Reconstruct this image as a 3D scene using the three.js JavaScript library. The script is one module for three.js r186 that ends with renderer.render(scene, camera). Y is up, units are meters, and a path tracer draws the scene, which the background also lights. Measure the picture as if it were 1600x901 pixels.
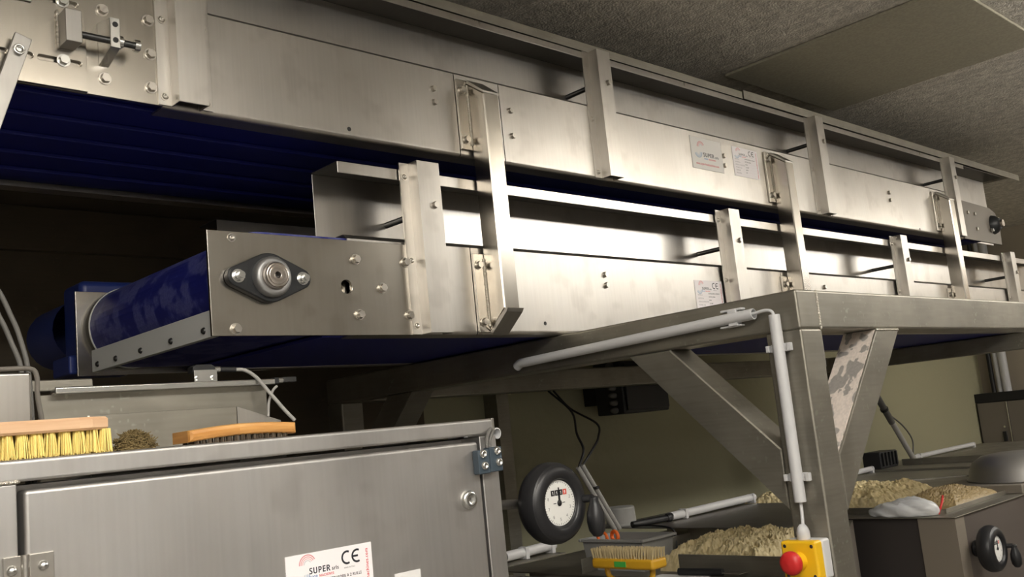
import * as THREE from 'three';
import { RoundedBoxGeometry } from 'three/addons/geometries/RoundedBoxGeometry.js';
import { mergeGeometries } from 'three/addons/utils/BufferGeometryUtils.js';
import { RectAreaLightUniformsLib } from 'three/addons/lights/RectAreaLightUniformsLib.js';

// ------------------------------------------------------------------ camera, light, exposure
const H = 1.55;                                  // eye height; heights below are relative to the eye
const scene = new THREE.Scene();
scene.background = new THREE.Color(0x000000);
const camera = new THREE.PerspectiveCamera(33.245, 1600 / 901, 0.05, 40);
camera.position.set(0, H, 0);
camera.rotation.order = 'YXZ';
camera.rotation.set(0.146858, -0.776347, -0.101767);
scene.add(camera);
const renderer = new THREE.WebGLRenderer({ antialias: true });
renderer.toneMapping = THREE.LinearToneMapping;
renderer.toneMappingExposure = 1.5;
renderer.shadowMap.enabled = true;
renderer.shadowMap.type = THREE.PCFSoftShadowMap;
RectAreaLightUniformsLib.init();
// fluorescent battens under the ceiling, the last added as fill: x0, x1, z, radiance
const LAMPS = [
  { x0: 2.15, x1: 3.60, z: 0.0, down: 9.5, up: 11 },
  { x0: -0.40, x1: 1.00, z: 0.15, down: 13, up: 11 },
  { x0: 4.40, x1: 5.85, z: 0.0, down: 11, up: 10 },
  { x0: -1.60, x1: -0.20, z: 1.0, down: 13, up: 9 },  // added unseen, brightens the door, left plates and scraper strip
];
const LAMP_COLOR = new THREE.Color().setRGB(1.0, 0.965, 0.90);

// ------------------------------------------------------------------ small tools
let seed = 20240611;
const rnd = () => { seed = (seed * 1664525 + 1013904223) >>> 0; return seed / 4294967296; };
const rr = (a, b) => a + (b - a) * rnd();
const perm = new Uint8Array(512); { const p = [...Array(256).keys()]; for (let i = 255; i > 0; i--) { const j = Math.floor(rnd() * (i + 1)); [p[i], p[j]] = [p[j], p[i]]; } for (let i = 0; i < 512; i++) perm[i] = p[i & 255]; }
function vnoise(x, y, px = 256, py = 256) {        // value noise that repeats after px, py cells
  const xi = Math.floor(x), yi = Math.floor(y), fx = x - xi, fy = y - yi, u = fx * fx * (3 - 2 * fx), v = fy * fy * (3 - 2 * fy);
  const h = (a, b) => perm[perm[((a % px) + px) % px & 255] + (((b % py) + py) % py & 255)] / 255;
  return (h(xi, yi) * (1 - u) + h(xi + 1, yi) * u) * (1 - v) + (h(xi, yi + 1) * (1 - u) + h(xi + 1, yi + 1) * u) * v;
}
function fbm(x, y, p, oct = 4) { let s = 0, a = 0.5, t = 0; for (let i = 0; i < oct; i++) { s += a * vnoise(x, y, p, p); t += a; a /= 2; x *= 2; y *= 2; p *= 2; } return s / t; }
function dataTex(n, fn, srgb, repeat = 1) {
  const d = new Uint8Array(n * n * 4);
  for (let j = 0; j < n; j++) for (let i = 0; i < n; i++) { const c = fn(i / n, j / n), k = (j * n + i) * 4; for (let q = 0; q < 3; q++) d[k + q] = Math.max(0, Math.min(255, Math.round(255 * (Array.isArray(c) ? c[q] : c)))); d[k + 3] = 255; }
  const t = new THREE.DataTexture(d, n, n, THREE.RGBAFormat);
  t.wrapS = t.wrapT = THREE.RepeatWrapping; t.magFilter = THREE.LinearFilter; t.minFilter = THREE.LinearMipmapLinearFilter; t.generateMipmaps = true;
  if (srgb) t.colorSpace = THREE.SRGBColorSpace;
  t.repeat.set(repeat, repeat); t.needsUpdate = true; return t;
}
const mix = (a, b, t) => a + (b - a) * t, clamp01 = (t) => Math.max(0, Math.min(1, t)), step = (a, b, x) => { const t = clamp01((x - a) / (b - a)); return t * t * (3 - 2 * t); };

// geometry helpers, all in metres, y relative to the eye
function box(x0, x1, y0, y1, z0, z1, r = 0.0012) {
  if (x0 > x1) [x0, x1] = [x1, x0]; if (y0 > y1) [y0, y1] = [y1, y0]; if (z0 > z1) [z0, z1] = [z1, z0];
  const w = x1 - x0, h = y1 - y0, d = z1 - z0, q = Math.min(r, 0.45 * Math.min(w, h, d));
  const g = r > 0 ? new RoundedBoxGeometry(w, h, d, r > 0.003 ? 3 : 1, q) : new THREE.BoxGeometry(w, h, d);
  return g.translate((x0 + x1) / 2, (y0 + y1) / 2, (z0 + z1) / 2);
}
const shapeOf = (pts) => new THREE.Shape(pts.map((p) => new THREE.Vector2(p[0], p[1])));
function extrudeX(zy, x0, x1, bevel = 0) {         // profile [z, y] swept along x
  const g = new THREE.ExtrudeGeometry(shapeOf(zy.map(([z, y]) => [-z, y])), { depth: x1 - x0 - 2 * bevel, bevelEnabled: bevel > 0, bevelSize: bevel, bevelThickness: bevel, bevelOffset: -bevel, bevelSegments: 1, curveSegments: 8 });
  return g.rotateY(Math.PI / 2).translate(x0 + bevel, 0, 0);
}
function extrudeZ(shape, z0, z1, bevel = 0, seg = 16) {
  if (Array.isArray(shape)) shape = shapeOf(shape);
  return new THREE.ExtrudeGeometry(shape, { depth: z1 - z0 - 2 * bevel, bevelEnabled: bevel > 0, bevelSize: bevel, bevelThickness: bevel, bevelOffset: -bevel, bevelSegments: 2, curveSegments: seg }).translate(0, 0, z0 + bevel);
}
function extrudeY(xz, y0, y1, bevel = 0) {         // outline [x, z] raised along y
  const g = new THREE.ExtrudeGeometry(shapeOf(xz.map(([x, z]) => [x, -z])), { depth: y1 - y0 - 2 * bevel, bevelEnabled: bevel > 0, bevelSize: bevel, bevelThickness: bevel, bevelOffset: -bevel, bevelSegments: 1 });
  return g.rotateX(-Math.PI / 2).translate(0, y0 + bevel, 0);
}
const V = (p) => new THREE.Vector3(...p);
function cyl(a, b, r, seg = 20, r2 = r, open = false) {
  const A = V(a), B = V(b), d = B.clone().sub(A), g = new THREE.CylinderGeometry(r2, r, d.length(), seg, 1, open);
  return g.applyQuaternion(new THREE.Quaternion().setFromUnitVectors(new THREE.Vector3(0, 1, 0), d.clone().normalize())).translate(...A.add(B).multiplyScalar(0.5).toArray());
}
function tube(pts, r, n = 40, seg = 10, tension = 0.5) { return new THREE.TubeGeometry(new THREE.CatmullRomCurve3(pts.map(V), false, 'catmullrom', tension), n, r, seg, false); }
function lathe(prof, at, axis = 'z', seg = 40) {   // profile [radius, along]; the axis points to +axis
  const g = new THREE.LatheGeometry(prof.map(([r, h]) => new THREE.Vector2(r, h)), seg);
  if (axis === 'z') g.rotateX(Math.PI / 2); if (axis === 'x') g.rotateZ(-Math.PI / 2); if (axis === '-x') g.rotateZ(Math.PI / 2);
  return g.translate(...at);
}
function pipe(a, b, r, ri) {                       // hollow tube with open ends
  const L = V(b).sub(V(a)).length();
  const g = new THREE.LatheGeometry([[ri, 0], [r - 0.0004, 0], [r, 0.0005], [r, L - 0.0005], [r - 0.0004, L], [ri, L], [ri, 0]].map(([q, h]) => new THREE.Vector2(q, h)), 24);
  return g.applyQuaternion(new THREE.Quaternion().setFromUnitVectors(new THREE.Vector3(0, 1, 0), V(b).sub(V(a)).normalize())).translate(...a);
}
function beam(a, b, up, w, h, r = 0.004) {         // square tube from a to b; `up` fixes the roll
  const A = V(a), B = V(b), L = B.distanceTo(A), g = new RoundedBoxGeometry(w, h, L, 2, r);
  const z = B.clone().sub(A).normalize(), x = V(up).cross(z).normalize(), y = z.clone().cross(x);
  return g.applyMatrix4(new THREE.Matrix4().makeBasis(x, y, z)).translate(...A.add(B).multiplyScalar(0.5).toArray());
}
function metricUV(g) {                             // box projection, one unit of uv = one metre
  g = g.index ? g.toNonIndexed() : g;
  const p = g.attributes.position, n = g.attributes.normal, uv = new Float32Array(p.count * 2);
  for (let i = 0; i < p.count; i += 3) {
    const nx = Math.abs(n.getX(i) + n.getX(i + 1) + n.getX(i + 2)), ny = Math.abs(n.getY(i) + n.getY(i + 1) + n.getY(i + 2)), nz = Math.abs(n.getZ(i) + n.getZ(i + 1) + n.getZ(i + 2));
    for (let k = i; k < i + 3; k++) {
      const x = p.getX(k), y = p.getY(k), z = p.getZ(k);
      const [u, v] = nz >= nx && nz >= ny ? [x, y] : nx >= ny ? [z, y] : [x, z];
      uv[2 * k] = u; uv[2 * k + 1] = v;
    }
  }
  g.setAttribute('uv', new THREE.BufferAttribute(uv, 2));
  return g;
}
function merged(geos, keepUV) {
  geos = (Array.isArray(geos) ? geos : [geos]).map((g) => { g = g.index ? g.toNonIndexed() : g; for (const k of Object.keys(g.attributes)) if (!['position', 'normal', 'uv'].includes(k)) g.deleteAttribute(k); return g; });
  const g = geos.length > 1 ? mergeGeometries(geos) : geos[0];
  return keepUV ? g : metricUV(g);
}
// object helpers
const taken = new Map();
function numbered(name) { const k = taken.get(name) ?? -1; taken.set(name, k + 1); return k < 0 ? name : `${name}_${String(k + 1).padStart(3, '0')}`; }
const base = new WeakMap();
function tag(o, label, category, group) { o.userData.label = label; o.userData.category = category; if (group) o.userData.group = group; return o; }
function thing(name, label, category, at, group) {
  const o = new THREE.Group(); o.name = numbered(name); o.position.set(at[0], at[1] + H, at[2]); scene.add(o); base.set(o, at);
  return tag(o, label, category, group);
}
function part(parent, name, geos, mat, opt = {}) {
  const at = base.get(parent), g = merged(geos, opt.keepUV); g.translate(-at[0], -at[1], -at[2]);
  const m = new THREE.Mesh(g, mat); m.name = name; m.castShadow = m.receiveShadow = true; parent.add(m); base.set(m, at);
  if (opt.label) m.userData.label = opt.label; if (opt.kind) m.userData.kind = opt.kind;
  return m;
}
function place(parent, name, geo, mat, at, turn) {  // a shared geometry set at a point
  const b = base.get(parent), m = new THREE.Mesh(geo, mat); m.name = name; m.castShadow = m.receiveShadow = true;
  m.position.set(at[0] - b[0], at[1] - b[1], at[2] - b[2]); if (turn) m.rotation.set(...turn); parent.add(m); return m;
}
function solo(name, label, category, geos, mat, at, group, opt = {}) {   // a thing that is one mesh
  const g = merged(geos, opt.keepUV); g.translate(-at[0], -at[1], -at[2]);
  const m = new THREE.Mesh(g, mat); m.name = numbered(name); m.castShadow = m.receiveShadow = true; m.position.set(at[0], at[1] + H, at[2]); scene.add(m); base.set(m, at);
  return tag(m, label, category, group);
}
function struct(name, geos, mat) {
  const g = merged(geos), m = new THREE.Mesh(g, mat); m.name = name; m.position.y = H; m.castShadow = m.receiveShadow = true; m.userData.kind = 'structure'; scene.add(m); base.set(m, [0, 0, 0]); return m;
}
function copyOf(src, dx, dy, dz, label) {
  const c = src.clone(); c.name = numbered(src.name.replace(/_\d{3}$/, '')); c.position.x += dx; c.position.y += dy; c.position.z += dz; c.userData = { ...src.userData }; if (label) c.userData.label = label; scene.add(c); return c;
}

// ------------------------------------------------------------------ materials
const lin = (r, g, b) => new THREE.Color().setRGB(r, g, b);
const std = (o) => new THREE.MeshStandardMaterial(o), phy = (o) => new THREE.MeshPhysicalMaterial(o);
// sheet steel: fine vertical polishing lines, finger smears and dull spots
const steelTone = dataTex(512, (u, v) => { const s = vnoise(u * 256, v * 8, 256, 8), b = fbm(u * 6, v * 6, 6, 5), c = fbm(u * 14 + 3, v * 14, 14, 3); const k = 0.94 + 0.025 * s + 0.07 * (b - 0.5) - 0.045 * step(0.60, 0.80, c); return [k, k * mix(1, 0.99, c), k * mix(1, 0.98, c)]; }, true, 1.6);
const steelGloss = dataTex(512, (u, v) => 0.76 + 0.06 * vnoise(u * 256, v * 4, 256, 4) + 0.24 * fbm(u * 7, v * 7, 7, 5), false, 1.6);
const steelBump = dataTex(256, (u, v) => 0.7 * vnoise(u * 128, v * 3, 128, 3) + 0.3 * vnoise(u * 64, v * 64, 64, 64), false, 6);
const tubeTone = dataTex(512, (u, v) => { const b = fbm(u * 8, v * 8, 8, 5), s = vnoise(u * 12, v * 200, 12, 200), d = step(0.80, 0.9, vnoise(u * 110, v * 110, 110, 110)) * step(0.5, 0.7, fbm(u * 9 + 1, v * 9, 9, 2)); const k = 0.82 + 0.18 * b + 0.05 * s; return [mix(k, 1, d), mix(k * 0.985, 1, d), mix(k * 0.955, 0.96, d)]; }, true, 1.9);
const tubeGloss = dataTex(256, (u, v) => 0.7 + 0.35 * fbm(u * 10, v * 10, 10, 4), false, 2.2);
const M = {};
M.steel = phy({ color: lin(0.60, 0.58, 0.545), metalness: 1, roughness: 0.40, map: steelTone, roughnessMap: steelGloss, bumpMap: steelBump, bumpScale: 0.000015 });
M.guard = phy({ color: lin(0.62, 0.60, 0.57), metalness: 1, roughness: 0.33, map: steelTone, roughnessMap: steelGloss });
M.plate = phy({ color: lin(0.53, 0.50, 0.45), metalness: 1, roughness: 0.26, map: steelTone, roughnessMap: steelGloss, bumpMap: steelBump, bumpScale: 0.000015 });
M.door = phy({ color: lin(0.62, 0.61, 0.60), metalness: 1, roughness: 0.52, map: steelTone, roughnessMap: steelGloss, bumpMap: steelBump, bumpScale: 0.000015 });
M.tube = std({ color: lin(0.37, 0.36, 0.33), metalness: 0.85, roughness: 0.52, map: tubeTone, roughnessMap: tubeGloss });
M.guardUpper = phy({ color: lin(0.62, 0.60, 0.57), metalness: 1, roughness: 0.44, map: steelTone, roughnessMap: steelGloss });
M.dull = std({ color: lin(0.13, 0.125, 0.115), metalness: 0.8, roughness: 0.5, map: steelTone });  // for the hood underside: its dark reflection is put into the colour
M.bar = std({ color: lin(0.42, 0.41, 0.39), metalness: 1, roughness: 0.42, map: steelTone });
M.bolt = std({ color: lin(0.58, 0.55, 0.50), metalness: 1, roughness: 0.30 });
M.zinc = std({ color: lin(0.72, 0.72, 0.70), metalness: 1, roughness: 0.25 });
M.weld = std({ color: lin(0.66, 0.62, 0.55), metalness: 1, roughness: 0.3, bumpMap: dataTex(128, (u, v) => vnoise(u * 32, v * 32, 32, 32), false, 60), bumpScale: 0.0006 });
M.rod = std({ color: lin(0.10, 0.10, 0.10), metalness: 0.9, roughness: 0.35 });
M.cast = std({ color: lin(0.012, 0.013, 0.015), metalness: 0, roughness: 0.42, bumpMap: dataTex(128, (u, v) => fbm(u * 24, v * 24, 24, 2), false, 20), bumpScale: 0.0002 });
M.ring = std({ color: lin(0.36, 0.36, 0.36), metalness: 0.8, roughness: 0.42 });
M.shaft = std({ color: lin(0.66, 0.60, 0.55), metalness: 1, roughness: 0.22 });
M.black = std({ color: lin(0.012, 0.012, 0.013), roughness: 0.5 });
M.blackCable = std({ color: lin(0.014, 0.014, 0.015), roughness: 0.55 });
M.greyCable = std({ color: lin(0.36, 0.35, 0.33), roughness: 0.6 });
M.darkCable = std({ color: lin(0.14, 0.135, 0.125), roughness: 0.65 });
M.pvc = std({ color: lin(0.60, 0.60, 0.61), roughness: 0.42 });
M.pe = std({ color: lin(0.62, 0.63, 0.62), roughness: 0.45 });
M.rubber = std({ color: lin(0.016, 0.016, 0.018), roughness: 0.40 });
M.belt = std({ color: lin(1, 1, 1), roughness: 0.55, map: dataTex(512, (u, v) => { const f = step(0.40, 0.60, fbm(u * 10, v * 10, 10, 5)) * (0.55 + 0.45 * vnoise(u * 128, v * 128, 128, 128)); return [mix(0.07, 0.42, f * 0.75), mix(0.10, 0.43, f * 0.75), mix(0.44, 0.60, f * 0.75)]; }, true, 4) });
M.beltUnder = std({ color: new THREE.Color().setRGB(0.07, 0.10, 0.44, THREE.SRGBColorSpace), roughness: 0.55 });   // the same blue as the floured belt, clean side
M.motor = std({ color: lin(0.015, 0.03, 0.16), roughness: 0.4 });
const wood = (a, b) => dataTex(256, (u, v) => { const t = clamp01(0.5 + 0.5 * Math.sin(40 * (v + 0.05 * fbm(u * 3, v * 12, 12, 3))) * 0.6 + 0.4 * (fbm(u * 4, v * 64, 64, 3) - 0.5) * 2); return [0, 1, 2].map((q) => mix(a[q], b[q], t)); }, true, 6);
M.woodPale = std({ roughness: 0.55, map: wood([0.90, 0.76, 0.62], [0.82, 0.65, 0.50]) });
M.woodHoney = std({ roughness: 0.42, map: wood([0.88, 0.68, 0.42], [0.72, 0.50, 0.25]) });
M.bristle = std({ color: lin(0.95, 0.76, 0.25), roughness: 0.75 });
M.bristleDark = std({ color: lin(0.10, 0.075, 0.05), roughness: 0.8 });
M.bristleTan = std({ color: lin(0.45, 0.36, 0.20), roughness: 0.8 });
M.hay = std({ color: lin(0.20, 0.145, 0.06), roughness: 0.9 });
M.yellow = std({ color: lin(0.86, 0.50, 0.012), roughness: 0.4 });
M.amber = std({ color: lin(0.55, 0.30, 0.015), roughness: 0.45 });
M.red = std({ color: lin(0.58, 0.022, 0.022), roughness: 0.42 });
M.green = std({ color: lin(0.05, 0.36, 0.06), roughness: 0.5 });
M.orange = std({ color: lin(0.85, 0.16, 0.02), roughness: 0.45 });
M.crate = std({ color: lin(0.30, 0.30, 0.29), roughness: 0.55 });
M.bucket = phy({ color: lin(0.45, 0.45, 0.43), roughness: 0.4, transmission: 0.35, thickness: 0 });
M.dough = std({ color: lin(0.88, 0.77, 0.50), roughness: 0.75, map: dataTex(256, (u, v) => { const f = fbm(u * 16, v * 16, 16, 4); return [mix(0.80, 1, f), mix(0.76, 1, f), mix(0.66, 1, f)]; }, true, 8) });
M.film = phy({ color: lin(0.88, 0.89, 0.90), roughness: 0.22, transmission: 0.25, thickness: 0, side: THREE.DoubleSide });
M.paper = std({ color: lin(0.78, 0.77, 0.76), roughness: 0.7 });
M.switchBox = std({ color: lin(0.045, 0.065, 0.085), roughness: 0.5 });
M.darkBox = std({ color: lin(0.02, 0.02, 0.022), roughness: 0.5 });
M.plasterWall = std({ color: lin(0.40, 0.38, 0.25), roughness: 0.85, bumpMap: dataTex(256, (u, v) => fbm(u * 24, v * 24, 24, 3), false, 2), bumpScale: 0.001 });
M.whiteWall = std({ color: lin(0.82, 0.81, 0.79), roughness: 0.85 });
M.leftWall = std({ color: lin(0.42, 0.40, 0.36), roughness: 0.85 });
M.endWall = std({ color: lin(0.36, 0.31, 0.24), roughness: 0.8 });
M.ceiling = std({ color: lin(0.70, 0.67, 0.62), roughness: 0.95, map: dataTex(512, (u, v) => { const k = 0.86 + 0.28 * (fbm(u * 48, v * 48, 48, 3) - 0.5) + 0.14 * vnoise(u * 220, v * 220, 220, 220) * 0.6; return [k, k * 0.99, k * 0.97]; }, true, 1.4), bumpMap: dataTex(512, (u, v) => 0.35 * fbm(u * 90, v * 90, 90, 3) + 0.65 * vnoise(u * 250, v * 250, 250, 250), false, 1.4), bumpScale: 0.0022 });
M.ceilingPanel = std({ color: lin(0.40, 0.37, 0.28), roughness: 0.8, map: dataTex(256, (u, v) => 0.9 + 0.1 * vnoise(u * 120, v * 120, 120, 120), true, 2) });
M.floor = std({ color: lin(0.30, 0.28, 0.25), roughness: 0.5, map: dataTex(256, (u, v) => 0.75 + 0.25 * fbm(u * 12, v * 12, 12, 4), true, 0.8) });
M.tan = std({ color: lin(0.25, 0.215, 0.175), metalness: 0.2, roughness: 0.5 });
M.darkPanel = std({ color: lin(0.055, 0.048, 0.046), metalness: 0.2, roughness: 0.45 });
M.frontPanel = std({ color: lin(0.13, 0.11, 0.10), metalness: 0.3, roughness: 0.42 });
M.cabinetGrey = std({ color: lin(0.20, 0.175, 0.145), roughness: 0.5 });
M.shadeBrown = std({ color: lin(0.085, 0.066, 0.042), roughness: 0.7, map: tubeTone });  // shade on the rear wall, put into a brown tone
M.lampBody = std({ color: lin(0.8, 0.8, 0.8), roughness: 0.5 });
M.glow = std({ color: lin(0.9, 0.9, 0.9), emissive: LAMP_COLOR, emissiveIntensity: 8, roughness: 0.5 });

// ------------------------------------------------------------------ the room
const RX0 = -1.8, RX1 = 6.05, RZ0 = -2.25, RZ1 = 2.3, RY0 = -H, RY1 = 0.895, T = 0.12;
struct('floor', box(RX0 - T, RX1 + T, RY0 - T, RY0, RZ0 - T, RZ1 + T, 0), M.floor);
const ceiling = struct('ceiling', box(RX0 - T, RX1 + T, RY1, RY1 + T, RZ0 - T, RZ1 + T, 0), M.ceiling);
part(ceiling, 'ceiling_panel', box(2.205, 2.80, RY1 - 0.009, RY1 - 0.001, -1.345, -0.735, 0.002), M.ceilingPanel, { label: 'smooth square board set against the rough ceiling' });
const wallBack = struct('wall_back', box(RX0 - T, RX1 + T, RY0, RY1, RZ0 - T, RZ0, 0), M.plasterWall);
part(wallBack, 'shade_panel', box(RX0, 1.78, RY0, RY1 - 0.12, RZ0, RZ0 + 0.02, 0.002), M.shadeBrown, { label: 'rear wall area with its shade painted in dark brown' });  // added sheet: the shade behind the roller painted as dark brown
part(wallBack, 'shade_rail', box(RX0, 1.78, 0.50, 0.60, RZ0 + 0.0202, RZ0 + 0.04, 0.003), M.shadeBrown);  // added band on the painted shade, same brown
struct('wall_front', box(RX0 - T, RX1 + T, RY0, RY1, RZ1, RZ1 + T, 0), M.whiteWall);
struct('wall_left', box(RX0 - T, RX0, RY0, RY1, RZ0, RZ1, 0), M.leftWall);
struct('wall_right', box(RX1, RX1 + T, RY0, RY1, RZ0, RZ1, 0), M.endWall);
LAMPS.forEach((L, i) => {
  const cx = (L.x0 + L.x1) / 2, w = L.x1 - L.x0, y = RY1;
  const t = thing('ceiling_lamp', ['fluorescent ceiling batten in front of the middle of the conveyors', 'fluorescent ceiling batten right above the camera', 'fluorescent ceiling batten nearest to the end wall', 'added fill lamp out of view, behind and left of the camera'][i], 'lamp', [cx, y, L.z]);
  for (const x of [L.x0 + 0.2, L.x1 - 0.2]) part(t, 'hanger', cyl([x, y - 0.115, L.z], [x, y, L.z], 0.004, 12), M.lampBody);
  part(t, 'diffuser', box(L.x0, L.x1, y - 0.178, y - 0.116, L.z - 0.08, L.z + 0.08, 0.02), M.glow);
  for (const [dy, k, to] of [[-0.181, L.down, -5], [-0.112, L.up, 5]]) {
    const a = new THREE.RectAreaLight(LAMP_COLOR, k, w - 0.04, 0.14);
    a.position.set(cx, y + H + dy, L.z); a.lookAt(cx, to, L.z); scene.add(a);
  }
});

{ // unseen dark block added across the aisle to darken what the guards mirror
  const t = thing('added_dark_block', 'added dark block out of view across the aisle, darkens what the steel mirrors', 'dark_block', [4.2, -H, 1.9]);
  part(t, 'body', box(2.5, 6.0, -H, -0.05, 1.62, 2.29, 0.01), M.darkBox);
  for (const y of [-1.25, -0.85, -0.45]) { const d = part(t, 'added_block_panel', box(2.6, 5.9, y, y + 0.32, 1.60, 1.6198, 0.006), M.cabinetGrey); part(d, 'handle', cyl([2.9, y + 0.28, 1.575], [5.6, y + 0.28, 1.575], 0.012, 12), M.black); }  // panels and bars of the added dark block
}

// ------------------------------------------------------------------ fasteners
const hexBolt = merged([new THREE.CylinderGeometry(0.0082, 0.0082, 0.0014, 18).rotateX(Math.PI / 2).translate(0, 0, 0.0007), new THREE.CylinderGeometry(0.0060, 0.0068, 0.0055, 6).rotateX(Math.PI / 2).translate(0, 0, 0.0041)]);
const panelBolt = merged([new THREE.CylinderGeometry(0.0052, 0.0062, 0.0055, 6).rotateX(Math.PI / 2).translate(0, 0, 0.0027)]);
const buttonScrew = merged([lathe([[0, 0.0012], [0.0018, 0.0012], [0.0020, 0.0030], [0.0036, 0.0024], [0.0046, 0.0008], [0.0048, 0]].reverse(), [0, 0, 0], 'z', 14), new THREE.CylinderGeometry(0.0062, 0.0062, 0.0008, 16).rotateX(Math.PI / 2).translate(0, 0, 0.0004)]);
const bolts = (t, geo, z, list, mat = M.bolt) => { for (const [x, y] of list) place(t, geo === buttonScrew ? 'screw' : 'bolt', geo, mat, [x, y, z], [0, 0, rr(0, 1)]); };

// ------------------------------------------------------------------ printed stickers
function canvas(w, h, draw) { const c = document.createElement('canvas'); c.width = w; c.height = h; const x = c.getContext('2d'); draw(x, w, h); const t = new THREE.CanvasTexture(c); t.colorSpace = THREE.SRGBColorSpace; t.anisotropy = 8; return t; }
function swirl(x, cx, cy, s) {                      // the two nested fans of arcs beside the maker's name
  x.lineWidth = s * 0.07;
  for (let i = 0; i < 4; i++) { x.strokeStyle = ['#d98a8e', '#dfa3a6', '#e6bdbf', '#d5cfd3'][i]; x.beginPath(); x.arc(cx + s * 0.35, cy - s * 0.28, s * (0.62 - i * 0.12), Math.PI * 1.0, Math.PI * 1.85); x.stroke(); }
  for (let i = 0; i < 4; i++) { x.strokeStyle = ['#8fa9c4', '#a9bdd0', '#c2cfdb', '#d3d6dc'][i]; x.beginPath(); x.arc(cx - s * 0.18, cy + s * 0.34, s * (0.62 - i * 0.12), 0, Math.PI * 0.9); x.stroke(); }
}
function ce(x, px, py, s) { x.strokeStyle = '#1d2028'; x.lineWidth = s * 0.17; x.beginPath(); x.arc(px, py, s * 0.5, Math.PI * 0.35, Math.PI * 1.65); x.stroke(); x.beginPath(); x.arc(px + s * 1.05, py, s * 0.5, Math.PI * 0.35, Math.PI * 1.65); x.stroke(); x.beginPath(); x.moveTo(px + s * 0.6, py); x.lineTo(px + s * 1.15, py); x.stroke(); }
const dataPlate = canvas(1024, 768, (x, w, h) => {
  x.fillStyle = '#f4eff1'; x.fillRect(0, 0, w, h);
  swirl(x, 195, 150, 150);
  x.fillStyle = '#23262e'; x.font = 'bold 84px sans-serif'; x.fillText('SUPER', 258, 205, 250); x.font = 'bold 50px sans-serif'; x.fillText('srls', 524, 205, 100);
  x.font = 'bold 34px sans-serif'; x.fillStyle = '#4a78b8'; x.fillText('FOOD', 262, 246); x.fillStyle = '#d6555c'; x.fillText('MACHINES', 372, 246);
  ce(x, 715, 110, 118); x.fillStyle = '#55565c'; x.font = '20px sans-serif'; x.fillText('MADE IN ITALY', 672, 216);
  x.font = '40px sans-serif'; x.fillStyle = '#6e6d73';
  const rows = [['MODELLO', 'ESTRUSORE A 2 RULLI'], ['MATRICOLA', '017716_0304'], ['ANNO DI COSTRUZIONE', '2016'], ['POTENZA max', '1,5 KW'], ['TENSIONE', '400 V'], ['FREQUENZA', '50']];
  rows.forEach(([a, b], i) => { const y = 318 + i * 72; x.fillStyle = '#77757b'; x.font = '38px sans-serif'; x.fillText(a, 76, y + 14, 380); x.fillStyle = '#2c2d33'; x.font = 'bold 40px sans-serif'; x.fillText(b, 470, y - 20); x.strokeStyle = '#d7c6cb'; x.lineWidth = 2; x.beginPath(); x.moveTo(70, y + 28); x.lineTo(900, y + 20); x.stroke(); });
  x.save(); x.translate(975, 740); x.rotate(-Math.PI / 2); x.fillStyle = '#d2404c'; x.font = 'bold 46px sans-serif'; x.fillText('www.super-foodmachines.com', 0, 0, 690); x.restore();
});
const namePlate = canvas(768, 512, (x, w, h) => {
  x.fillStyle = '#e9e6e2'; x.fillRect(0, 0, w, h); x.strokeStyle = '#8f8c88'; x.lineWidth = 5; x.strokeRect(2, 2, w - 4, h - 4);
  swirl(x, 200, 190, 140); x.fillStyle = '#23262e'; x.font = 'bold 92px sans-serif'; x.fillText('SUPER', 286, 300, 270); x.font = 'bold 54px sans-serif'; x.fillText('srls', 574, 300, 100);
  x.font = 'bold 34px sans-serif'; x.fillStyle = '#4a78b8'; x.fillText('FOOD', 300, 345); x.fillStyle = '#d6555c'; x.fillText('MACHINES', 410, 345);
  x.fillStyle = '#cf4b53'; x.font = 'bold 44px sans-serif'; x.fillText('www.super-foodmachines.com', 90, 440, 560);
});
M.dataPlate = std({ map: dataPlate, roughness: 0.45 });
M.namePlate = std({ map: namePlate, roughness: 0.4 });
function sticker(parent, x0, x1, y0, y1, z, mat, label) {
  return part(parent, 'sticker', new THREE.BoxGeometry(x1 - x0, y1 - y0, 0.0008).translate((x0 + x1) / 2, (y0 + y1) / 2, z + 0.0004), mat, { keepUV: true, label });
}

// ------------------------------------------------------------------ conveyor pieces
const ZF = -1.2, ZB = -1.68, ZG = -1.27;            // near side face, far side face, near guard
function sidePanel(y0, y1, z = ZF, s = 1) {         // folded sheet: rounded bottom lip, upright face, chamfer at the top
  const t = 0.0025, P = [];
  P.push([z - s * 0.035, y0]);
  for (let i = 0; i <= 6; i++) { const a = (i / 6) * Math.PI / 2; P.push([z - s * 0.007 + s * 0.007 * Math.sin(a), y0 + 0.007 - 0.007 * Math.cos(a)]); }
  P.push([z, y1], [z - s * 0.010, y1 + 0.008], [z - s * 0.05, y1 + 0.008], [z - s * 0.05, y1 + 0.008 - t], [z - s * 0.011, y1 + 0.008 - t], [z - s * t, y1 - 0.001]);
  for (let i = 6; i >= 0; i--) { const a = (i / 6) * Math.PI / 2; P.push([z - s * 0.007 + s * 0.0045 * Math.sin(a), y0 + 0.007 - 0.0045 * Math.cos(a)]); }
  P.push([z - s * 0.035, y0 + t]);
  return P;
}
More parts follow.
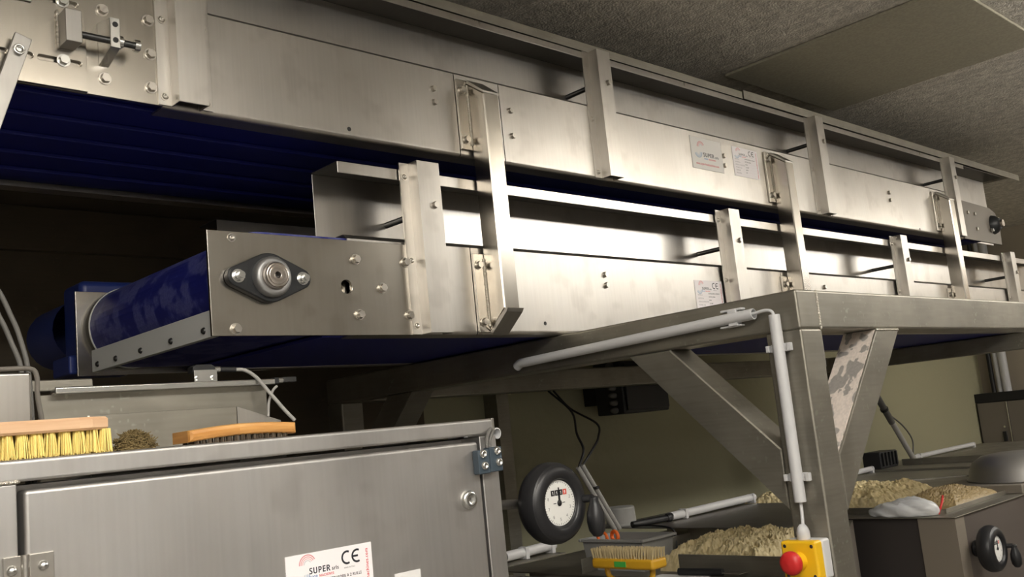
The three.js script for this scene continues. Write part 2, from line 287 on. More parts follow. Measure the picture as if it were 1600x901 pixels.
function hat(x0, w, y0, y1, z = ZF, p = 0.026, f = 0.018) {   // hat-section upright: flange, raised box, flange
  const t = 0.0025, xs = [x0, x0 + f, x0 + f + w, x0 + 2 * f + w];
  const poly = [[xs[0], z], [xs[1] + t, z], [xs[1] + t, z + p - t], [xs[2] - t, z + p - t], [xs[2] - t, z], [xs[2], z], [xs[2], z + p], [xs[1], z + p], [xs[1], z + t], [xs[0], z + t]];
  return [extrudeY(poly.reverse(), y0, y1, 0.0006), box(xs[2], xs[3], y0 + 0.002, y1, z, z + t, 0.0006)];
}
function guardSheets(c, x0, x1, yTop, lip, yLow, z = ZF, zg = ZG, label) {   // upright guard, roof sheet and narrow front lip
  const t = 0.002, q = Math.sign(z - zg);
  const g = part(c, 'guard', box(x0, x1, yLow, yTop - t - 0.0002, zg - t, zg, 0.0005), yTop > 0.6 ? M.guardUpper : M.guard, label ? { label } : {});
  part(c, 'hood_sheet', box(x0, x1, yTop - t, yTop, zg - t, z, 0.0005), M.dull);  // roof sheet coloured dark in place of what it would mirror
  if (lip) part(c, 'front_lip', box(x0, x1 === 3.755 ? 3.385 : x1, yTop - lip, yTop, z + 0.0002, z + 0.0002 + q * t, 0.0008), M.guard);
}
function capsule(x, y, w, r) { const p = new THREE.Path(); p.moveTo(x - w / 2, y - r); p.lineTo(x + w / 2, y - r); p.absarc(x + w / 2, y, r, -Math.PI / 2, Math.PI / 2, false); p.lineTo(x - w / 2, y + r); p.absarc(x - w / 2, y, r, Math.PI / 2, Math.PI * 1.5, false); return p; }
function hole(x, y, r) { const p = new THREE.Path(); p.absarc(x, y, r, 0, Math.PI * 2, true); return p; }
const rectShape = (x0, x1, y0, y1) => shapeOf([[x0, y0], [x1, y0], [x1, y1], [x0, y1]]);

// ---- upper conveyor
{
  const c = thing('belt_conveyor', 'upper stainless belt conveyor running just under the ceiling', 'conveyor', [0.4, 0.478, -1.44]);
  const y0 = 0.478, y1 = 0.628;
  const panels = [[0.556, 1.087], [1.089, 1.194], [1.196, 2.402], [2.404, 3.29]];
  for (const [a, b] of panels) part(c, 'side_panel', extrudeX(sidePanel(y0, y1), a, b), M.steel);
  part(c, 'side_panel', extrudeX(sidePanel(y0, y1, ZB, -1), -0.6, 3.62), M.steel);
  // take-up plates at the tail end
  const s1 = rectShape(-0.35, 0.455, 0.479, 0.70);
  s1.holes.push(capsule(0.422, 0.5145, 0.046, 0.0036), capsule(0.425, 0.5935, 0.036, 0.0036), hole(0.3865, 0.5143, 0.0042), capsule(0.335, 0.514, 0.046, 0.0036));
  part(c, 'take_up_plate', extrudeZ(s1, ZF + 0.003, ZF + 0.0085, 0.0006), M.plate);
  part(c, 'take_up_plate', extrudeZ(rectShape(0.30, 0.556, 0.479, 0.70), ZF - 0.003, ZF + 0.0028, 0.0006), M.plate);
  part(c, 'cover_plate', box(0.25, 0.390, 0.583, 0.70, ZF + 0.0087, ZF + 0.012), M.bar);
  // tensioner
  part(c, 'weld_block', box(0.4205, 0.4405, 0.531, 0.574, ZF + 0.008, ZF + 0.036, 0.0012), M.bar, { label: 'welded steel stop block' });
  part(c, 'weld_seam', [0, 1, 2, 3, 4, 5, 6].map((i) => new THREE.SphereGeometry(0.0035, 8, 6).scale(0.7, 1.4, 0.8).translate(0.4197, 0.534 + i * 0.007, ZF + 0.0095)), M.weld);
  const br = shapeOf([[ZF + 0.003, 0.519], [ZF + 0.003, 0.578], [ZF + 0.044, 0.570], [ZF + 0.044, 0.531]].map(([z, y]) => [-z, y]));
  const block = new THREE.ExtrudeGeometry(br, { depth: 0.0115, bevelEnabled: true, bevelSize: 0.0006, bevelThickness: 0.0006, bevelOffset: -0.0006, bevelSegments: 1 }).rotateY(Math.PI / 2).translate(0.4725, 0, 0);
  const bracket = part(c, 'tensioner_bracket', block, M.zinc, { label: 'bright bracket block with two screw holes' });
  for (const y of [0.5405, 0.5615]) part(bracket, 'screw_hole', cyl([0.4785, y, ZF + 0.040], [0.4785, y, ZF + 0.0446], 0.0036, 16), M.black);
  part(c, 'tension_bolt', [cyl([0.4407, 0.5445, ZF + 0.030], [0.5125, 0.5445, ZF + 0.030], 0.0045, 16)], M.rod);
  part(c, 'lock_nut', cyl([0.4850, 0.5445, ZF + 0.030], [0.4920, 0.5445, ZF + 0.030], 0.0085, 6), M.zinc);
  part(c, 'bolt_head', [cyl([0.5075, 0.5445, ZF + 0.030], [0.5145, 0.5445, ZF + 0.030], 0.008, 6)], M.zinc);
  bolts(c, hexBolt, ZF + 0.0028, [[0.479, 0.597], [0.540, 0.597], [0.541, 0.549], [0.479, 0.503], [0.540, 0.502]]);
  bolts(c, hexBolt, ZF + 0.0085, [[0.426, 0.515], [0.427, 0.594]], M.zinc);
  bolts(c, panelBolt, ZF, [[1.039, 0.592], [1.039, 0.568], [1.22, 0.582], [1.22, 0.534], [1.184, 0.484], [1.911, 0.585], [1.911, 0.562], [2.769, 0.584], [2.769, 0.561]]);
  for (const [x, y] of [[0.858, 0.493], [2.949, 0.487]]) part(c, 'drain_hole', cyl([x, y, ZF - 0.001], [x, y, ZF + 0.0004], 0.0036, 14), M.black);
  // uprights, their screws, rods and guard
  const ups = [[0.549, 0.042], [1.440, 0.040], [2.317, 0.040], [3.190, 0.040]];
  ups.forEach(([x, w], i) => {
    part(c, 'upright', hat(x, w, 0.4795, 0.7445, ZF + (i ? 0 : 0.003)), M.steel);
    bolts(c, buttonScrew, ZF + (i ? 0.0025 : 0.0055), [[x + 0.009, 0.602], [x + 0.009, 0.492], [x + w + 0.027, 0.602], [x + w + 0.027, 0.492]]);
    bolts(c, panelBolt, ZF + (i ? 0.026 : 0.029), [[x + w * 0.62 + 0.018, 0.676]]);
    part(c, 'guard_rod', cyl([x + 0.022, 0.673, ZF + 0.002], [x + 0.022, 0.673, ZG + 0.0005], 0.0052, 16), M.rod);
  });
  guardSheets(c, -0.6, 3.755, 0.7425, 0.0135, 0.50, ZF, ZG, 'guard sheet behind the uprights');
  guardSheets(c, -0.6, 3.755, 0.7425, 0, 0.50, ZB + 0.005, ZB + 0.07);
  // covers lying on top, each with a turned-down front lip
  const lid = (h, z) => [[z, 0.7445], [z, 0.7445 + h], [ZB - 0.01, 0.7445 + h], [ZB - 0.01, 0.7445], [ZB - 0.008, 0.7445], [ZB - 0.008, 0.7425 + h], [z - 0.002, 0.7425 + h], [z - 0.002, 0.7445]];
  part(c, 'cover_panel', extrudeX(lid(0.018, ZF + 0.003), -0.6, 2.028), M.tube);
  part(c, 'cover_panel', extrudeX(lid(0.022, ZF + 0.006), 2.03, 3.915), M.tube);
  // belt: lower run seen from underneath, carried by slide strips
  part(c, 'belt', [box(-0.5, 3.55, 0.494, 0.500, ZB + 0.012, ZF - 0.012, 0.001), box(-0.5, 3.55, 0.606, 0.612, ZB + 0.012, ZF - 0.012, 0.001)], M.beltUnder, { label: 'blue belt' });
  for (let i = 0; i < 5; i++) part(c, 'slide_strip', box(-0.5, 3.5, 0.487, 0.494, ZF - 0.075 - i * 0.085, ZF - 0.045 - i * 0.085, 0.002), M.beltUnder);
  // drive end
  part(c, 'end_plate', extrudeZ([[3.285, 0.479], [3.615, 0.478], [3.625, 0.545], [3.60, 0.592], [3.55, 0.606], [3.285, 0.612]], ZF - 0.001, ZF + 0.005, 0.0006), M.cabinetGrey, { label: 'end plate with its shade put into the grey' });  // steel plate in shadow, painted as a darker grey
  part(c, 'end_plate', extrudeZ(rectShape(3.285, 3.62, 0.479, 0.612), ZB - 0.005, ZB + 0.001), M.plate);
  const bx = 3.560, by = 0.546, fl = part(c, 'flange_bearing', lathe([[0, 0.026], [0.018, 0.026], [0.022, 0.020], [0.030, 0.012], [0.034, 0.002], [0.034, 0]].reverse(), [bx, by, ZF + 0.005], 'z', 24), M.cast);
  part(fl, 'shaft_end', cyl([bx, by, ZF + 0.03], [bx, by, ZF + 0.040], 0.0125, 20), M.shaft);
  for (const s of [-1, 1]) place(c, 'bolt', hexBolt, M.zinc, [bx + s * 0.034, by + s * 0.022, ZF + 0.010]);
  for (const [x, y] of [[3.40, 0.572], [3.40, 0.52], [3.34, 0.572]]) place(c, 'bolt', panelBolt, M.bolt, [x, y, ZF + 0.005]);
  sticker(c, 1.782, 1.905, 0.542, 0.617, ZF, M.namePlate, 'maker name sticker with red web address');
  sticker(c, 1.950, 2.060, 0.543, 0.615, ZF, M.dataPlate, 'data sticker with certification mark');
}

// ---- lower conveyor
{
  const c = thing('belt_conveyor', 'lower stainless belt conveyor with blue roller end, resting on the steel frame', 'conveyor', [0.9, 0.1665, -1.44]);
  const y0 = 0.1665, y1 = 0.3165;
  part(c, 'side_panel', extrudeX(sidePanel(y0, y1), 0.838, 1.087), M.steel);
  part(c, 'side_panel', extrudeX(sidePanel(y0, y1), 1.089, 2.09), M.steel);
  part(c, 'side_panel', extrudeX(sidePanel(y0, y1), 2.092, 4.05), M.steel);
  part(c, 'side_panel', extrudeX(sidePanel(y0, y1, ZB, -1), 0.838, 4.05), M.steel);
  const pl = rectShape(0.607, 0.962, 0.1665, 0.312); pl.holes.push(hole(0.827, 0.240, 0.0105));
  part(c, 'end_plate', extrudeZ(pl, ZF + 0.0002, ZF + 0.0052, 0.0005), M.plate);
  part(c, 'end_plate', extrudeZ(rectShape(0.607, 0.962, 0.1665, 0.312), ZB - 0.005, ZB, 0.0005), M.plate);
  bolts(c, hexBolt, ZF + 0.0052, [[0.847, 0.283], [0.942, 0.283], [0.893, 0.240], [0.847, 0.198], [0.942, 0.198], [0.642, 0.176]]);
  bolts(c, buttonScrew, ZF + 0.0052, [[0.643, 0.303]]);
  part(c, 'backing_plate', box(0.79, 0.8375, 0.20, 0.29, ZF - 0.012, ZF - 0.0095, 0.001), M.plate);
  // flange bearing
  const bx = 0.693, by = 0.247, r1 = 0.035, r2 = 0.0145, dx = 0.0505, s = new THREE.Shape(), al = Math.acos((r1 - r2) / dx);
  s.absarc(bx, by, r1, al, Math.PI - al, false); s.absarc(bx - dx, by, r2, Math.PI - al, Math.PI + al, false); s.absarc(bx, by, r1, Math.PI + al, 2 * Math.PI - al, false); s.absarc(bx + dx, by, r2, -al, al, false);
  const fb = part(c, 'flange_bearing', [extrudeZ(s, ZF + 0.0052, ZF + 0.018, 0.002, 20)], M.cast, { label: 'black cast flange bearing with bright shaft end' });
  part(fb, 'seal_ring', lathe([[0.0185, 0.010], [0.021, 0.012], [0.0255, 0.011], [0.0285, 0.007], [0.029, 0]].reverse(), [bx, by, ZF + 0.0178], 'z', 48), M.ring);
  part(fb, 'inner_ring', lathe([[0.0135, 0.019], [0.0165, 0.0195], [0.0182, 0.018], [0.0187, 0.0]].reverse(), [bx, by, ZF + 0.0180], 'z', 40), M.shaft);
  part(fb, 'shaft_end', lathe([[0.0042, 0.010], [0.0044, 0.0192], [0.0050, 0.0200], [0.0128, 0.0204], [0.0136, 0.019]].reverse(), [bx, by, ZF + 0.0180], 'z', 40), M.shaft);
  part(fb, 'centre_hole', cyl([bx, by, ZF + 0.026], [bx, by, ZF + 0.0300], 0.0043, 20), M.black);
  for (const q of [-1, 1]) part(c, 'flange_nut', [cyl([bx + q * dx, by, ZF + 0.018], [bx + q * dx, by, ZF + 0.0195], 0.0095, 20), cyl([bx + q * dx, by, ZF + 0.0195], [bx + q * dx, by, ZF + 0.026], 0.0076, 6), cyl([bx + q * dx, by, ZF + 0.026], [bx + q * dx, by, ZF + 0.031], 0.0046, 14)], M.zinc);
  // roller with the belt round it
  const rr0 = 0.0700;
  const belt = []; { const n = 24; const prof = []; for (let i = 0; i <= n; i++) { const a = Math.PI / 2 + (i / n) * Math.PI; prof.push([bx + rr0 * Math.cos(a), by + rr0 * Math.sin(a)]); } prof.push([4.0, by - rr0], [4.0, by - rr0 + 0.003]); for (let i = n; i >= 0; i--) { const a = Math.PI / 2 + (i / n) * Math.PI; prof.push([bx + (rr0 - 0.003) * Math.cos(a), by + (rr0 - 0.003) * Math.sin(a)]); } prof.push([4.0, by + rr0 - 0.003], [4.0, by + rr0]); belt.push(extrudeZ(prof, ZB + 0.018, ZF - 0.004)); }
  part(c, 'belt', belt, M.belt, { label: 'blue belt dusted with flour' });
  part(c, 'belt_edge', lathe([[rr0 - 0.0005, 0], [rr0 + 0.0014, 0], [rr0 + 0.0014, 0.0035], [rr0 - 0.0005, 0.0035]], [bx, by, ZB + 0.0142], 'z', 56), M.pe, { label: 'worn white belt edge' });
  part(c, 'roller', [cyl([bx, by, ZB + 0.012], [bx, by, ZF - 0.003], rr0 - 0.0032, 40), cyl([bx, by, ZB - 0.012], [bx, by, ZF + 0.006], 0.0125, 20)], M.pe);
  const strip = part(c, 'scraper_strip', extrudeX([[ZF - 0.002, 0.167], [ZF - 0.002, 0.2035], [ZB + 0.05, 0.2035], [ZB + 0.05, 0.167]], 0.612, 0.622, 0.0006), M.pe, { label: 'white plastic scraper strip' });
  for (const z of [-1.228, -1.33, -1.435, -1.53, -1.605]) part(strip, 'screw', [lathe([[0, 0.004], [0.003, 0.0038], [0.0048, 0.001], [0.005, 0]].reverse(), [0.6122, 0.178, z], '-x', 12)], M.rod);
  // hood and uprights
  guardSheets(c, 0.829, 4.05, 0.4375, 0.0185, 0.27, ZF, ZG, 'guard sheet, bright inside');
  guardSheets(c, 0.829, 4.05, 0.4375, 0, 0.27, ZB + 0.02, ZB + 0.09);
  for (const [x, w] of [[0.944, 0.046], [1.834, 0.042], [2.710, 0.042], [3.583, 0.042]]) {
    part(c, 'upright', hat(x, w, 0.1665, 0.4475, ZF + 0.0054), M.steel);
    bolts(c, buttonScrew, ZF + 0.008, [[x + 0.009, 0.424], [x + 0.009, 0.286], [x + 0.009, 0.181]]);
    bolts(c, panelBolt, ZF + 0.0314, [[x + w * 0.66 + 0.018, 0.375]]);
    part(c, 'guard_rod', cyl([x + 0.024, 0.362, ZF + 0.006], [x + 0.024, 0.362, ZG + 0.0005], 0.0052, 16), M.rod);
  }
  bolts(c, panelBolt, ZF, [[1.435, 0.284], [1.435, 0.263], [2.298, 0.286], [1.02, 0.20]]);
  part(c, 'drain_hole', cyl([1.253, 0.187, ZF - 0.001], [1.253, 0.187, ZF + 0.0004], 0.0036, 14), M.black);
  sticker(c, 1.728, 1.832, 0.206, 0.284, ZF, M.dataPlate, 'data sticker beside the second upright');
  // underside slide bed
  part(c, 'slide_bed', box(0.80, 4.0, 0.1685, 0.174, ZB + 0.02, ZF - 0.03, 0.001), M.beltUnder);
  // gear motor behind the roller
  part(c, 'gear_motor', [box(0.62, 0.76, 0.20, 0.335, ZB - 0.10, ZB - 0.012, 0.012), lathe([[0, 0.16], [0.045, 0.158], [0.058, 0.14], [0.058, 0]].reverse().map(([r, h]) => [r, -h]), [0.66, 0.26, ZB - 0.10], 'z', 24), box(0.60, 0.72, 0.172, 0.205, ZB - 0.10, ZB - 0.02, 0.004)], M.motor, { label: 'blue gear motor' });
}

// ------------------------------------------------------------------ hanger brackets between the conveyors
{
  const x = 1.112, w = 0.036;
  const t = thing('hanger_bracket', 'first steel hanger post from the left, joining the upper and lower conveyors', 'bracket', [x, 0.165, -1.19], 'hanger posts between the two conveyors');
  part(t, 'post', extrudeX([[ZF + 0.006, 0.172], [ZF + 0.046, 0.206], [ZF + 0.046, 0.583], [ZF + 0.006, 0.612]], x, x + w, 0.0022), M.plate);
  part(t, 'end_cap', extrudeX([[ZF + 0.006, 0.6125], [ZF + 0.0465, 0.5835], [ZF + 0.0465, 0.5875], [ZF + 0.008, 0.618]], x - 0.001, x + w + 0.001), M.steel);
  part(t, 'end_cap', extrudeX([[ZF + 0.006, 0.1715], [ZF + 0.030, 0.192], [ZF + 0.048, 0.2055], [ZF + 0.054, 0.205], [ZF + 0.050, 0.199], [ZF + 0.010, 0.166]], x - 0.001, x + w + 0.001), M.bar);
  for (const [a, b] of [[0.490, 0.618], [0.170, 0.306]]) {
    const f = part(t, 'flange_plate', box(x - 0.024, x + w, a, b, ZF + 0.0002, ZF + 0.0058, 0.0012), M.plate);
    part(f, 'weld_seam', [...Array(26).keys()].map((i) => new THREE.SphereGeometry(0.0026, 8, 6).scale(0.8, 1.4, 0.8).translate(x - 0.001 + rr(-0.0004, 0.0004), mix(a + 0.012, b - 0.012, i / 25) + rr(-0.0008, 0.0008), ZF + 0.0064)), M.weld);
    for (const y of [a + 0.018, b - 0.02]) place(t, 'bolt', hexBolt, M.bolt, [x - 0.013, y, ZF + 0.0058]);
  }
  copyOf(t, 0.998, 0, 0, 'second steel hanger post, right of the maker stickers on the upper conveyor');
  copyOf(t, 1.985, 0, 0, 'third steel hanger post, nearest to the far drive end of the conveyors');
}

// ------------------------------------------------------------------ flat strut at the left edge
{
  const t = thing('support_strut', 'flat steel strut bolted over the take-up plate at the upper left', 'strut', [0.368, 0.511, -1.18]);
  part(t, 'bar', beam([0.3755, 0.531, -1.179], [0.318, 0.352, -1.179], [0, 0, 1], 0.020, 0.006, 0.001), M.bar);
  part(t, 'bolt', [lathe([[0.0032, 0.002], [0.0036, 0.0055], [0.0062, 0.0055], [0.0068, 0.0045], [0.0068, 0.0]].reverse(), [0.3685, 0.511, -1.1762], 'z', 20), cyl([0.3685, 0.511, -1.1895], [0.3685, 0.511, -1.1745], 0.0036, 12)], M.zinc);
}

// ------------------------------------------------------------------ steel frame carrying the conveyors
{
  const X0 = 1.29, S = 0.06, Y1 = 0.1662, Y0 = 0.107, ZN = -0.72, ZA = -1.98, X2 = 3.63;
  const t = thing('steel_gantry', 'welded square-tube steel frame under the lower conveyor', 'frame', [X0 + 0.03, -H, -1.35]);
  const post = (x, z) => part(t, 'post', box(x, x + S, -H + 0.006, Y0 + 0.0005, z - S, z, 0.004), M.tube);
  post(X0, ZN); post(X0, ZA + S); post(X2, ZN); post(X2, ZA + S);
  for (const [x, z] of [[X0, ZN], [X0, ZA + S], [X2, ZN], [X2, ZA + S]]) part(t, 'foot_plate', box(x - 0.02, x + S + 0.02, -H, -H + 0.0062, z - S - 0.02, z + 0.02), M.tube);
  part(t, 'cross_beam', box(X0, X0 + S, Y0, Y1, ZA, ZN, 0.004), M.tube);
  part(t, 'cross_beam', box(X2, X2 + S, Y0, Y1, ZA, ZN, 0.004), M.tube);
  part(t, 'long_beam', box(X0 + S + 0.0005, X2 - 0.0005, Y0, Y1, ZN - S, ZN, 0.004), M.tube);
  part(t, 'long_beam', box(X0 + S + 0.0005, X2 - 0.0005, Y0, Y1, ZA, ZA + S, 0.004), M.tube);
  // braces cut to lie flat against beam and post
  part(t, 'brace', extrudeX([[-1.048, Y0 - 0.0004], [-0.9605, Y0 - 0.0004], [ZN - S - 0.0004, -0.0650], [ZN - S - 0.0004, -0.1535]], X0, X0 + S, 0.002), M.tube);
  part(t, 'brace', extrudeX([[ZA + 0.33, Y0 - 0.0004], [ZA + 0.24, Y0 - 0.0004], [ZA + S + 0.0004, -0.0650], [ZA + S + 0.0004, -0.1535]].reverse(), X0, X0 + S, 0.002), M.tube);
  // brace along the near beam, its upper face still floury with wiped finger marks
  const flour = dataTex(256, (u, v) => { const f = fbm(u * 6, v * 6, 6, 3), g = step(0.42, 0.46, f) * step(0.34, 0.39, fbm(u * 11 + 4, v * 11, 11, 3)); const k = 0.92 + 0.08 * vnoise(u * 60, v * 60, 60, 60); return [mix(0.62, 0.88, g) * k, mix(0.60, 0.835, g) * k, mix(0.58, 0.80, g) * k]; }, true, 7);
  const bd = part(t, 'brace', extrudeZ([[1.533, Y0 - 0.0004], [1.6145, Y0 - 0.0004], [X0 + S + 0.0004, -0.1630], [X0 + S + 0.0004, -0.0805]].reverse(), ZN - S, ZN, 0.002), M.tube);
  part(bd, 'flour_layer', extrudeZ([[1.5315, Y0 - 0.0010], [1.5345, Y0 - 0.0010], [X0 + S + 0.0010, -0.0795], [X0 + S + 0.0010, -0.0765]].reverse(), ZN - S + 0.002, ZN - 0.003), std({ color: lin(1, 1, 1), roughness: 0.85, map: flour }), { label: 'dried flour with wiped finger marks' });
  // welds at the corner and at the head of the brace
  part(t, 'weld_seam', [...Array(14).keys()].map((i) => new THREE.SphereGeometry(0.0026, 6, 5).scale(0.9, 1.3, 0.9).translate(X0 + S + 0.001, Y0 + 0.002 + i * 0.0042, ZN - 0.001)), M.weld);
  part(t, 'weld_seam', [...Array(14).keys()].map((i) => new THREE.SphereGeometry(0.0028, 6, 5).scale(1.3, 0.8, 0.9).translate(1.533 + i * 0.0058, Y0 - 0.0015, ZN - 0.0005)), M.weld);
  part(t, 'gusset', box(X0 + S + 0.0002, X0 + S + 0.008, 0.05, Y0 - 0.001, ZN - 0.05, ZN - 0.004), M.tube);
}

// ------------------------------------------------------------------ conduit and stop button on the frame
{
  const r = 0.0086, x = 1.2795;
  const c1 = thing('conduit', 'long white plastic conduit clipped along the side of the frame beam', 'conduit', [x, 0.133, -1.04]);
  part(c1, 'tube', pipe([x, 0.1395, -0.788], [x, 0.1265, -1.290], r, r - 0.0014), M.pvc);
  part(c1, 'elbow', tube([[x, 0.1266, -1.286], [x, 0.1262, -1.300], [x + 0.001, 0.121, -1.312]], r, 12, 18), M.pvc);
  part(c1, 'clip', [box(x - 0.004, 1.2898, 0.1262, 0.1515, -0.833, -0.817, 0.001), box(x - 0.002, 1.2898, 0.1495, 0.1530, -0.846, -0.808, 0.001), box(x - 0.002, 1.2898, 0.1250, 0.1278, -0.850, -0.812, 0.001)], M.pvc);
  const c2 = thing('conduit', 'upright white plastic conduit clipped to the frame post above the stop button', 'conduit', [x, 0, -0.755]);
  part(c2, 'tube', pipe([x, 0.133, -0.7545], [x, -0.1415, -0.7545], r, r - 0.0014), M.pvc);
  for (const y of [0.083, -0.106]) part(c2, 'clip', [box(x + 0.001, 1.2898, y - 0.006, y + 0.006, -0.7685, -0.7405, 0.001), box(x - 0.003, x + 0.004, y - 0.006, y + 0.006, -0.7400, -0.7330, 0.001), box(x - 0.003, x + 0.004, y - 0.005, y + 0.005, -0.7750, -0.7690, 0.001)], M.pvc);
  solo('cable', 'thin grey cable looping from the beam conduit into the upright conduit', 'cable', tube([[x, 0.1395, -0.806], [x, 0.1400, -0.788], [x, 0.1415, -0.770], [x, 0.1385, -0.758], [x, 0.128, -0.7545], [x, 0.11, -0.7545]], 0.0026, 40, 8), M.pvc, [x, 0.139, -0.78]);
  solo('cable', 'short grey cable dropping from the upright conduit to the stop button', 'cable', tube([[x, -0.12, -0.7545], [x, -0.15, -0.7545], [x - 0.004, -0.166, -0.753], [x - 0.008, -0.178, -0.7515]], 0.0026, 30, 8), M.pvc, [x, -0.15, -0.7545]);
  const e = thing('stop_button', 'yellow emergency stop box with red mushroom button on the frame post', 'emergency stop', [1.2695, -0.22, -0.7505]);
  part(e, 'base', box(1.268, 1.2898, -0.2475, -0.1925, -0.7785, -0.7225, 0.004), std({ color: lin(0.62, 0.62, 0.62), roughness: 0.45 }));
  const cov = part(e, 'cover', box(1.2485, 1.2679, -0.2475, -0.1925, -0.7785, -0.7225, 0.004), M.yellow);
  for (const [y, z] of [[-0.1995, -0.7715], [-0.2405, -0.7295], [-0.1995, -0.7295], [-0.2405, -0.7715]]) part(cov, 'screw', lathe([[0, 0.0006], [0.0022, 0.0006], [0.0026, 0]].reverse(), [1.2485, y, z], '-x', 12), M.rod);
  part(e, 'collar', lathe([[0.010, 0.013], [0.0105, 0.011], [0.0128, 0.002], [0.0130, 0]].reverse(), [1.2485, -0.2195, -0.7515], '-x', 28), M.yellow);
  part(e, 'button', lathe([[0, 0.0315], [0.009, 0.0305], [0.0145, 0.0275], [0.0165, 0.0225], [0.0165, 0.0185], [0.0145, 0.0155], [0.009, 0.013]].reverse(), [1.2485, -0.2195, -0.7515], '-x', 32), M.red);
  part(e, 'cable_gland', lathe([[0, 0.021], [0.004, 0.021], [0.008, 0.016], [0.0098, 0.010], [0.0098, 0]].reverse(), [1.270, -0.1927, -0.7515], 'y', 8), M.pvc);
}

// ------------------------------------------------------------------ front machine cabinet
{
  const z = -0.9, x0 = -0.05, x1 = 0.829, yt = 0.0195;
  const t = thing('machine_cabinet', 'brushed steel extruder cabinet in the left foreground with a hinged door', 'cabinet', [0.4, -H, -1.0]);
  part(t, 'body', [box(x0, 0.2715, -H + 0.02, -0.001, -1.12, z, 0.0015), box(0.8015, x1, -H + 0.02, -0.001, -1.12, z, 0.0015), box(0.27, 0.803, -H + 0.02, -0.002, -1.12, z - 0.035, 0.001), box(0.27, 0.803, -H + 0.02, -0.82, -1.1, z, 0.001)], M.door);
  const arc = (cz, cy, r, a0, a1) => [...Array(7).keys()].map((i) => { const a = a0 + (a1 - a0) * i / 6; return [cz + r * Math.cos(a), cy + r * Math.sin(a)]; });
  part(t, 'top_edge', extrudeX([[z - 0.22, yt - 0.002], [z - 0.22, yt], ...arc(z - 0.0035, yt - 0.0035, 0.0035, Math.PI / 2, 0), ...arc(z - 0.0025, 0.0030, 0.0025, 0, -Math.PI / 2), [z - 0.03, 0.0005], [z - 0.03, 0.0022], [z - 0.003, 0.0022], [z - 0.003, yt - 0.002]], x0, 0.8235), M.door);
  part(t, 'edge_cap', box(0.8237, 0.8285, 0.0005, yt + 0.0005, -1.11, z + 0.0005, 0.001), M.steel);
  const d = part(t, 'door', box(0.2765, 0.7975, -0.80, -0.0068, z - 0.022, z + 0.0015, 0.0042), M.door);
  part(d, 'lock', lathe([[0, 0.004], [0.0042, 0.004], [0.0046, 0.0062], [0.0085, 0.0058], [0.0108, 0.0040], [0.0118, 0.0012], [0.0118, 0]].reverse(), [0.7735, -0.0745, z + 0.0015], 'z', 32), M.zinc);
  sticker(t, 0.5215, 0.6275, -0.182, -0.1020, z + 0.0015, M.dataPlate, 'white data sticker with certification mark').rotation.z = 0;
  part(t, 'sticker', new THREE.BoxGeometry(0.036, 0.04, 0.0006).translate(0.674, -0.1615, z + 0.0019), M.paper, { label: 'blank white sticker' });
  for (const [a, b, zz] of [[0.2585, 0.2725, 0], [0.2785, 0.2985, 0.0015]]) part(t, 'hinge_leaf', box(a, b, -0.105, -0.0605, z + zz + 0.0002, z + zz + 0.0035, 0.0008), M.steel);
  part(t, 'hinge_pin', cyl([0.2755, -0.105, z + 0.0035], [0.2755, -0.0605, z + 0.0035], 0.0034, 16), M.steel);
  for (const [x, y, q] of [[0.2650, -0.0722, 0], [0.2895, -0.0715, 0.0015]]) part(t, 'rivet', lathe([[0, 0.0035], [0.0025, 0.003], [0.0042, 0.001], [0.0045, 0]].reverse(), [x, y, z + q + 0.0035], 'z', 18), M.zinc);
  part(t, 'weld_seam', [...Array(10).keys()].map((i) => new THREE.SphereGeometry(0.0022, 6, 5).scale(1.6, 0.8, 0.7).translate(0.235 + i * 0.004, 0.0005, z + 0.0003)), M.weld);
  const sw = thing('safety_switch', 'dark blue-grey safety switch with four screws at the cabinet door corner', 'switch', [0.8045, -0.031, z + 0.006]);
  part(sw, 'block', [box(0.7855, 0.8045, -0.0465, -0.0175, z + 0.0017, z + 0.0125, 0.0015), box(0.8050, 0.8255, -0.0455, -0.0155, z + 0.0004, z + 0.0125, 0.0015)], M.switchBox);
  for (const [x, y] of [[0.7935, -0.0225], [0.7945, -0.0365], [0.8170, -0.0205], [0.8185, -0.0345]]) part(sw, 'screw', lathe([[0, 0.0022], [0.0020, 0.0022], [0.0024, 0.0042], [0.0042, 0.0034], [0.0052, 0.0010], [0.0053, 0]].reverse(), [x, y, z + 0.0124], 'z', 18), M.zinc);
  solo('cable', 'two short grey switch cables curving up over the cabinet corner', 'cable', [tube([[0.806, -0.016, z + 0.007], [0.808, -0.006, z + 0.006], [0.815, 0.004, z + 0.004], [0.829, 0.0085, z - 0.006], [0.838, 0.0075, z - 0.02]], 0.0022, 30, 8), tube([[0.811, -0.016, z + 0.007], [0.813, -0.007, z + 0.006], [0.820, 0.001, z + 0.004], [0.832, 0.0055, z - 0.006], [0.841, 0.005, z - 0.02]], 0.0020, 30, 8)], M.darkCable, [0.81, -0.01, z + 0.006]);
  const cp = thing('conduit', 'open grey conduit end beside the cabinet top corner', 'conduit', [0.845, 0.002, z - 0.03]);
  part(cp, 'tube', pipe([0.8435, 0.0005, z - 0.012], [0.8405, 0.004, z - 0.10], 0.0072, 0.0058), M.pvc);
  part(cp, 'clip', box(0.8287, 0.8375, -0.004, 0.010, z - 0.075, z - 0.06), M.pvc);
}

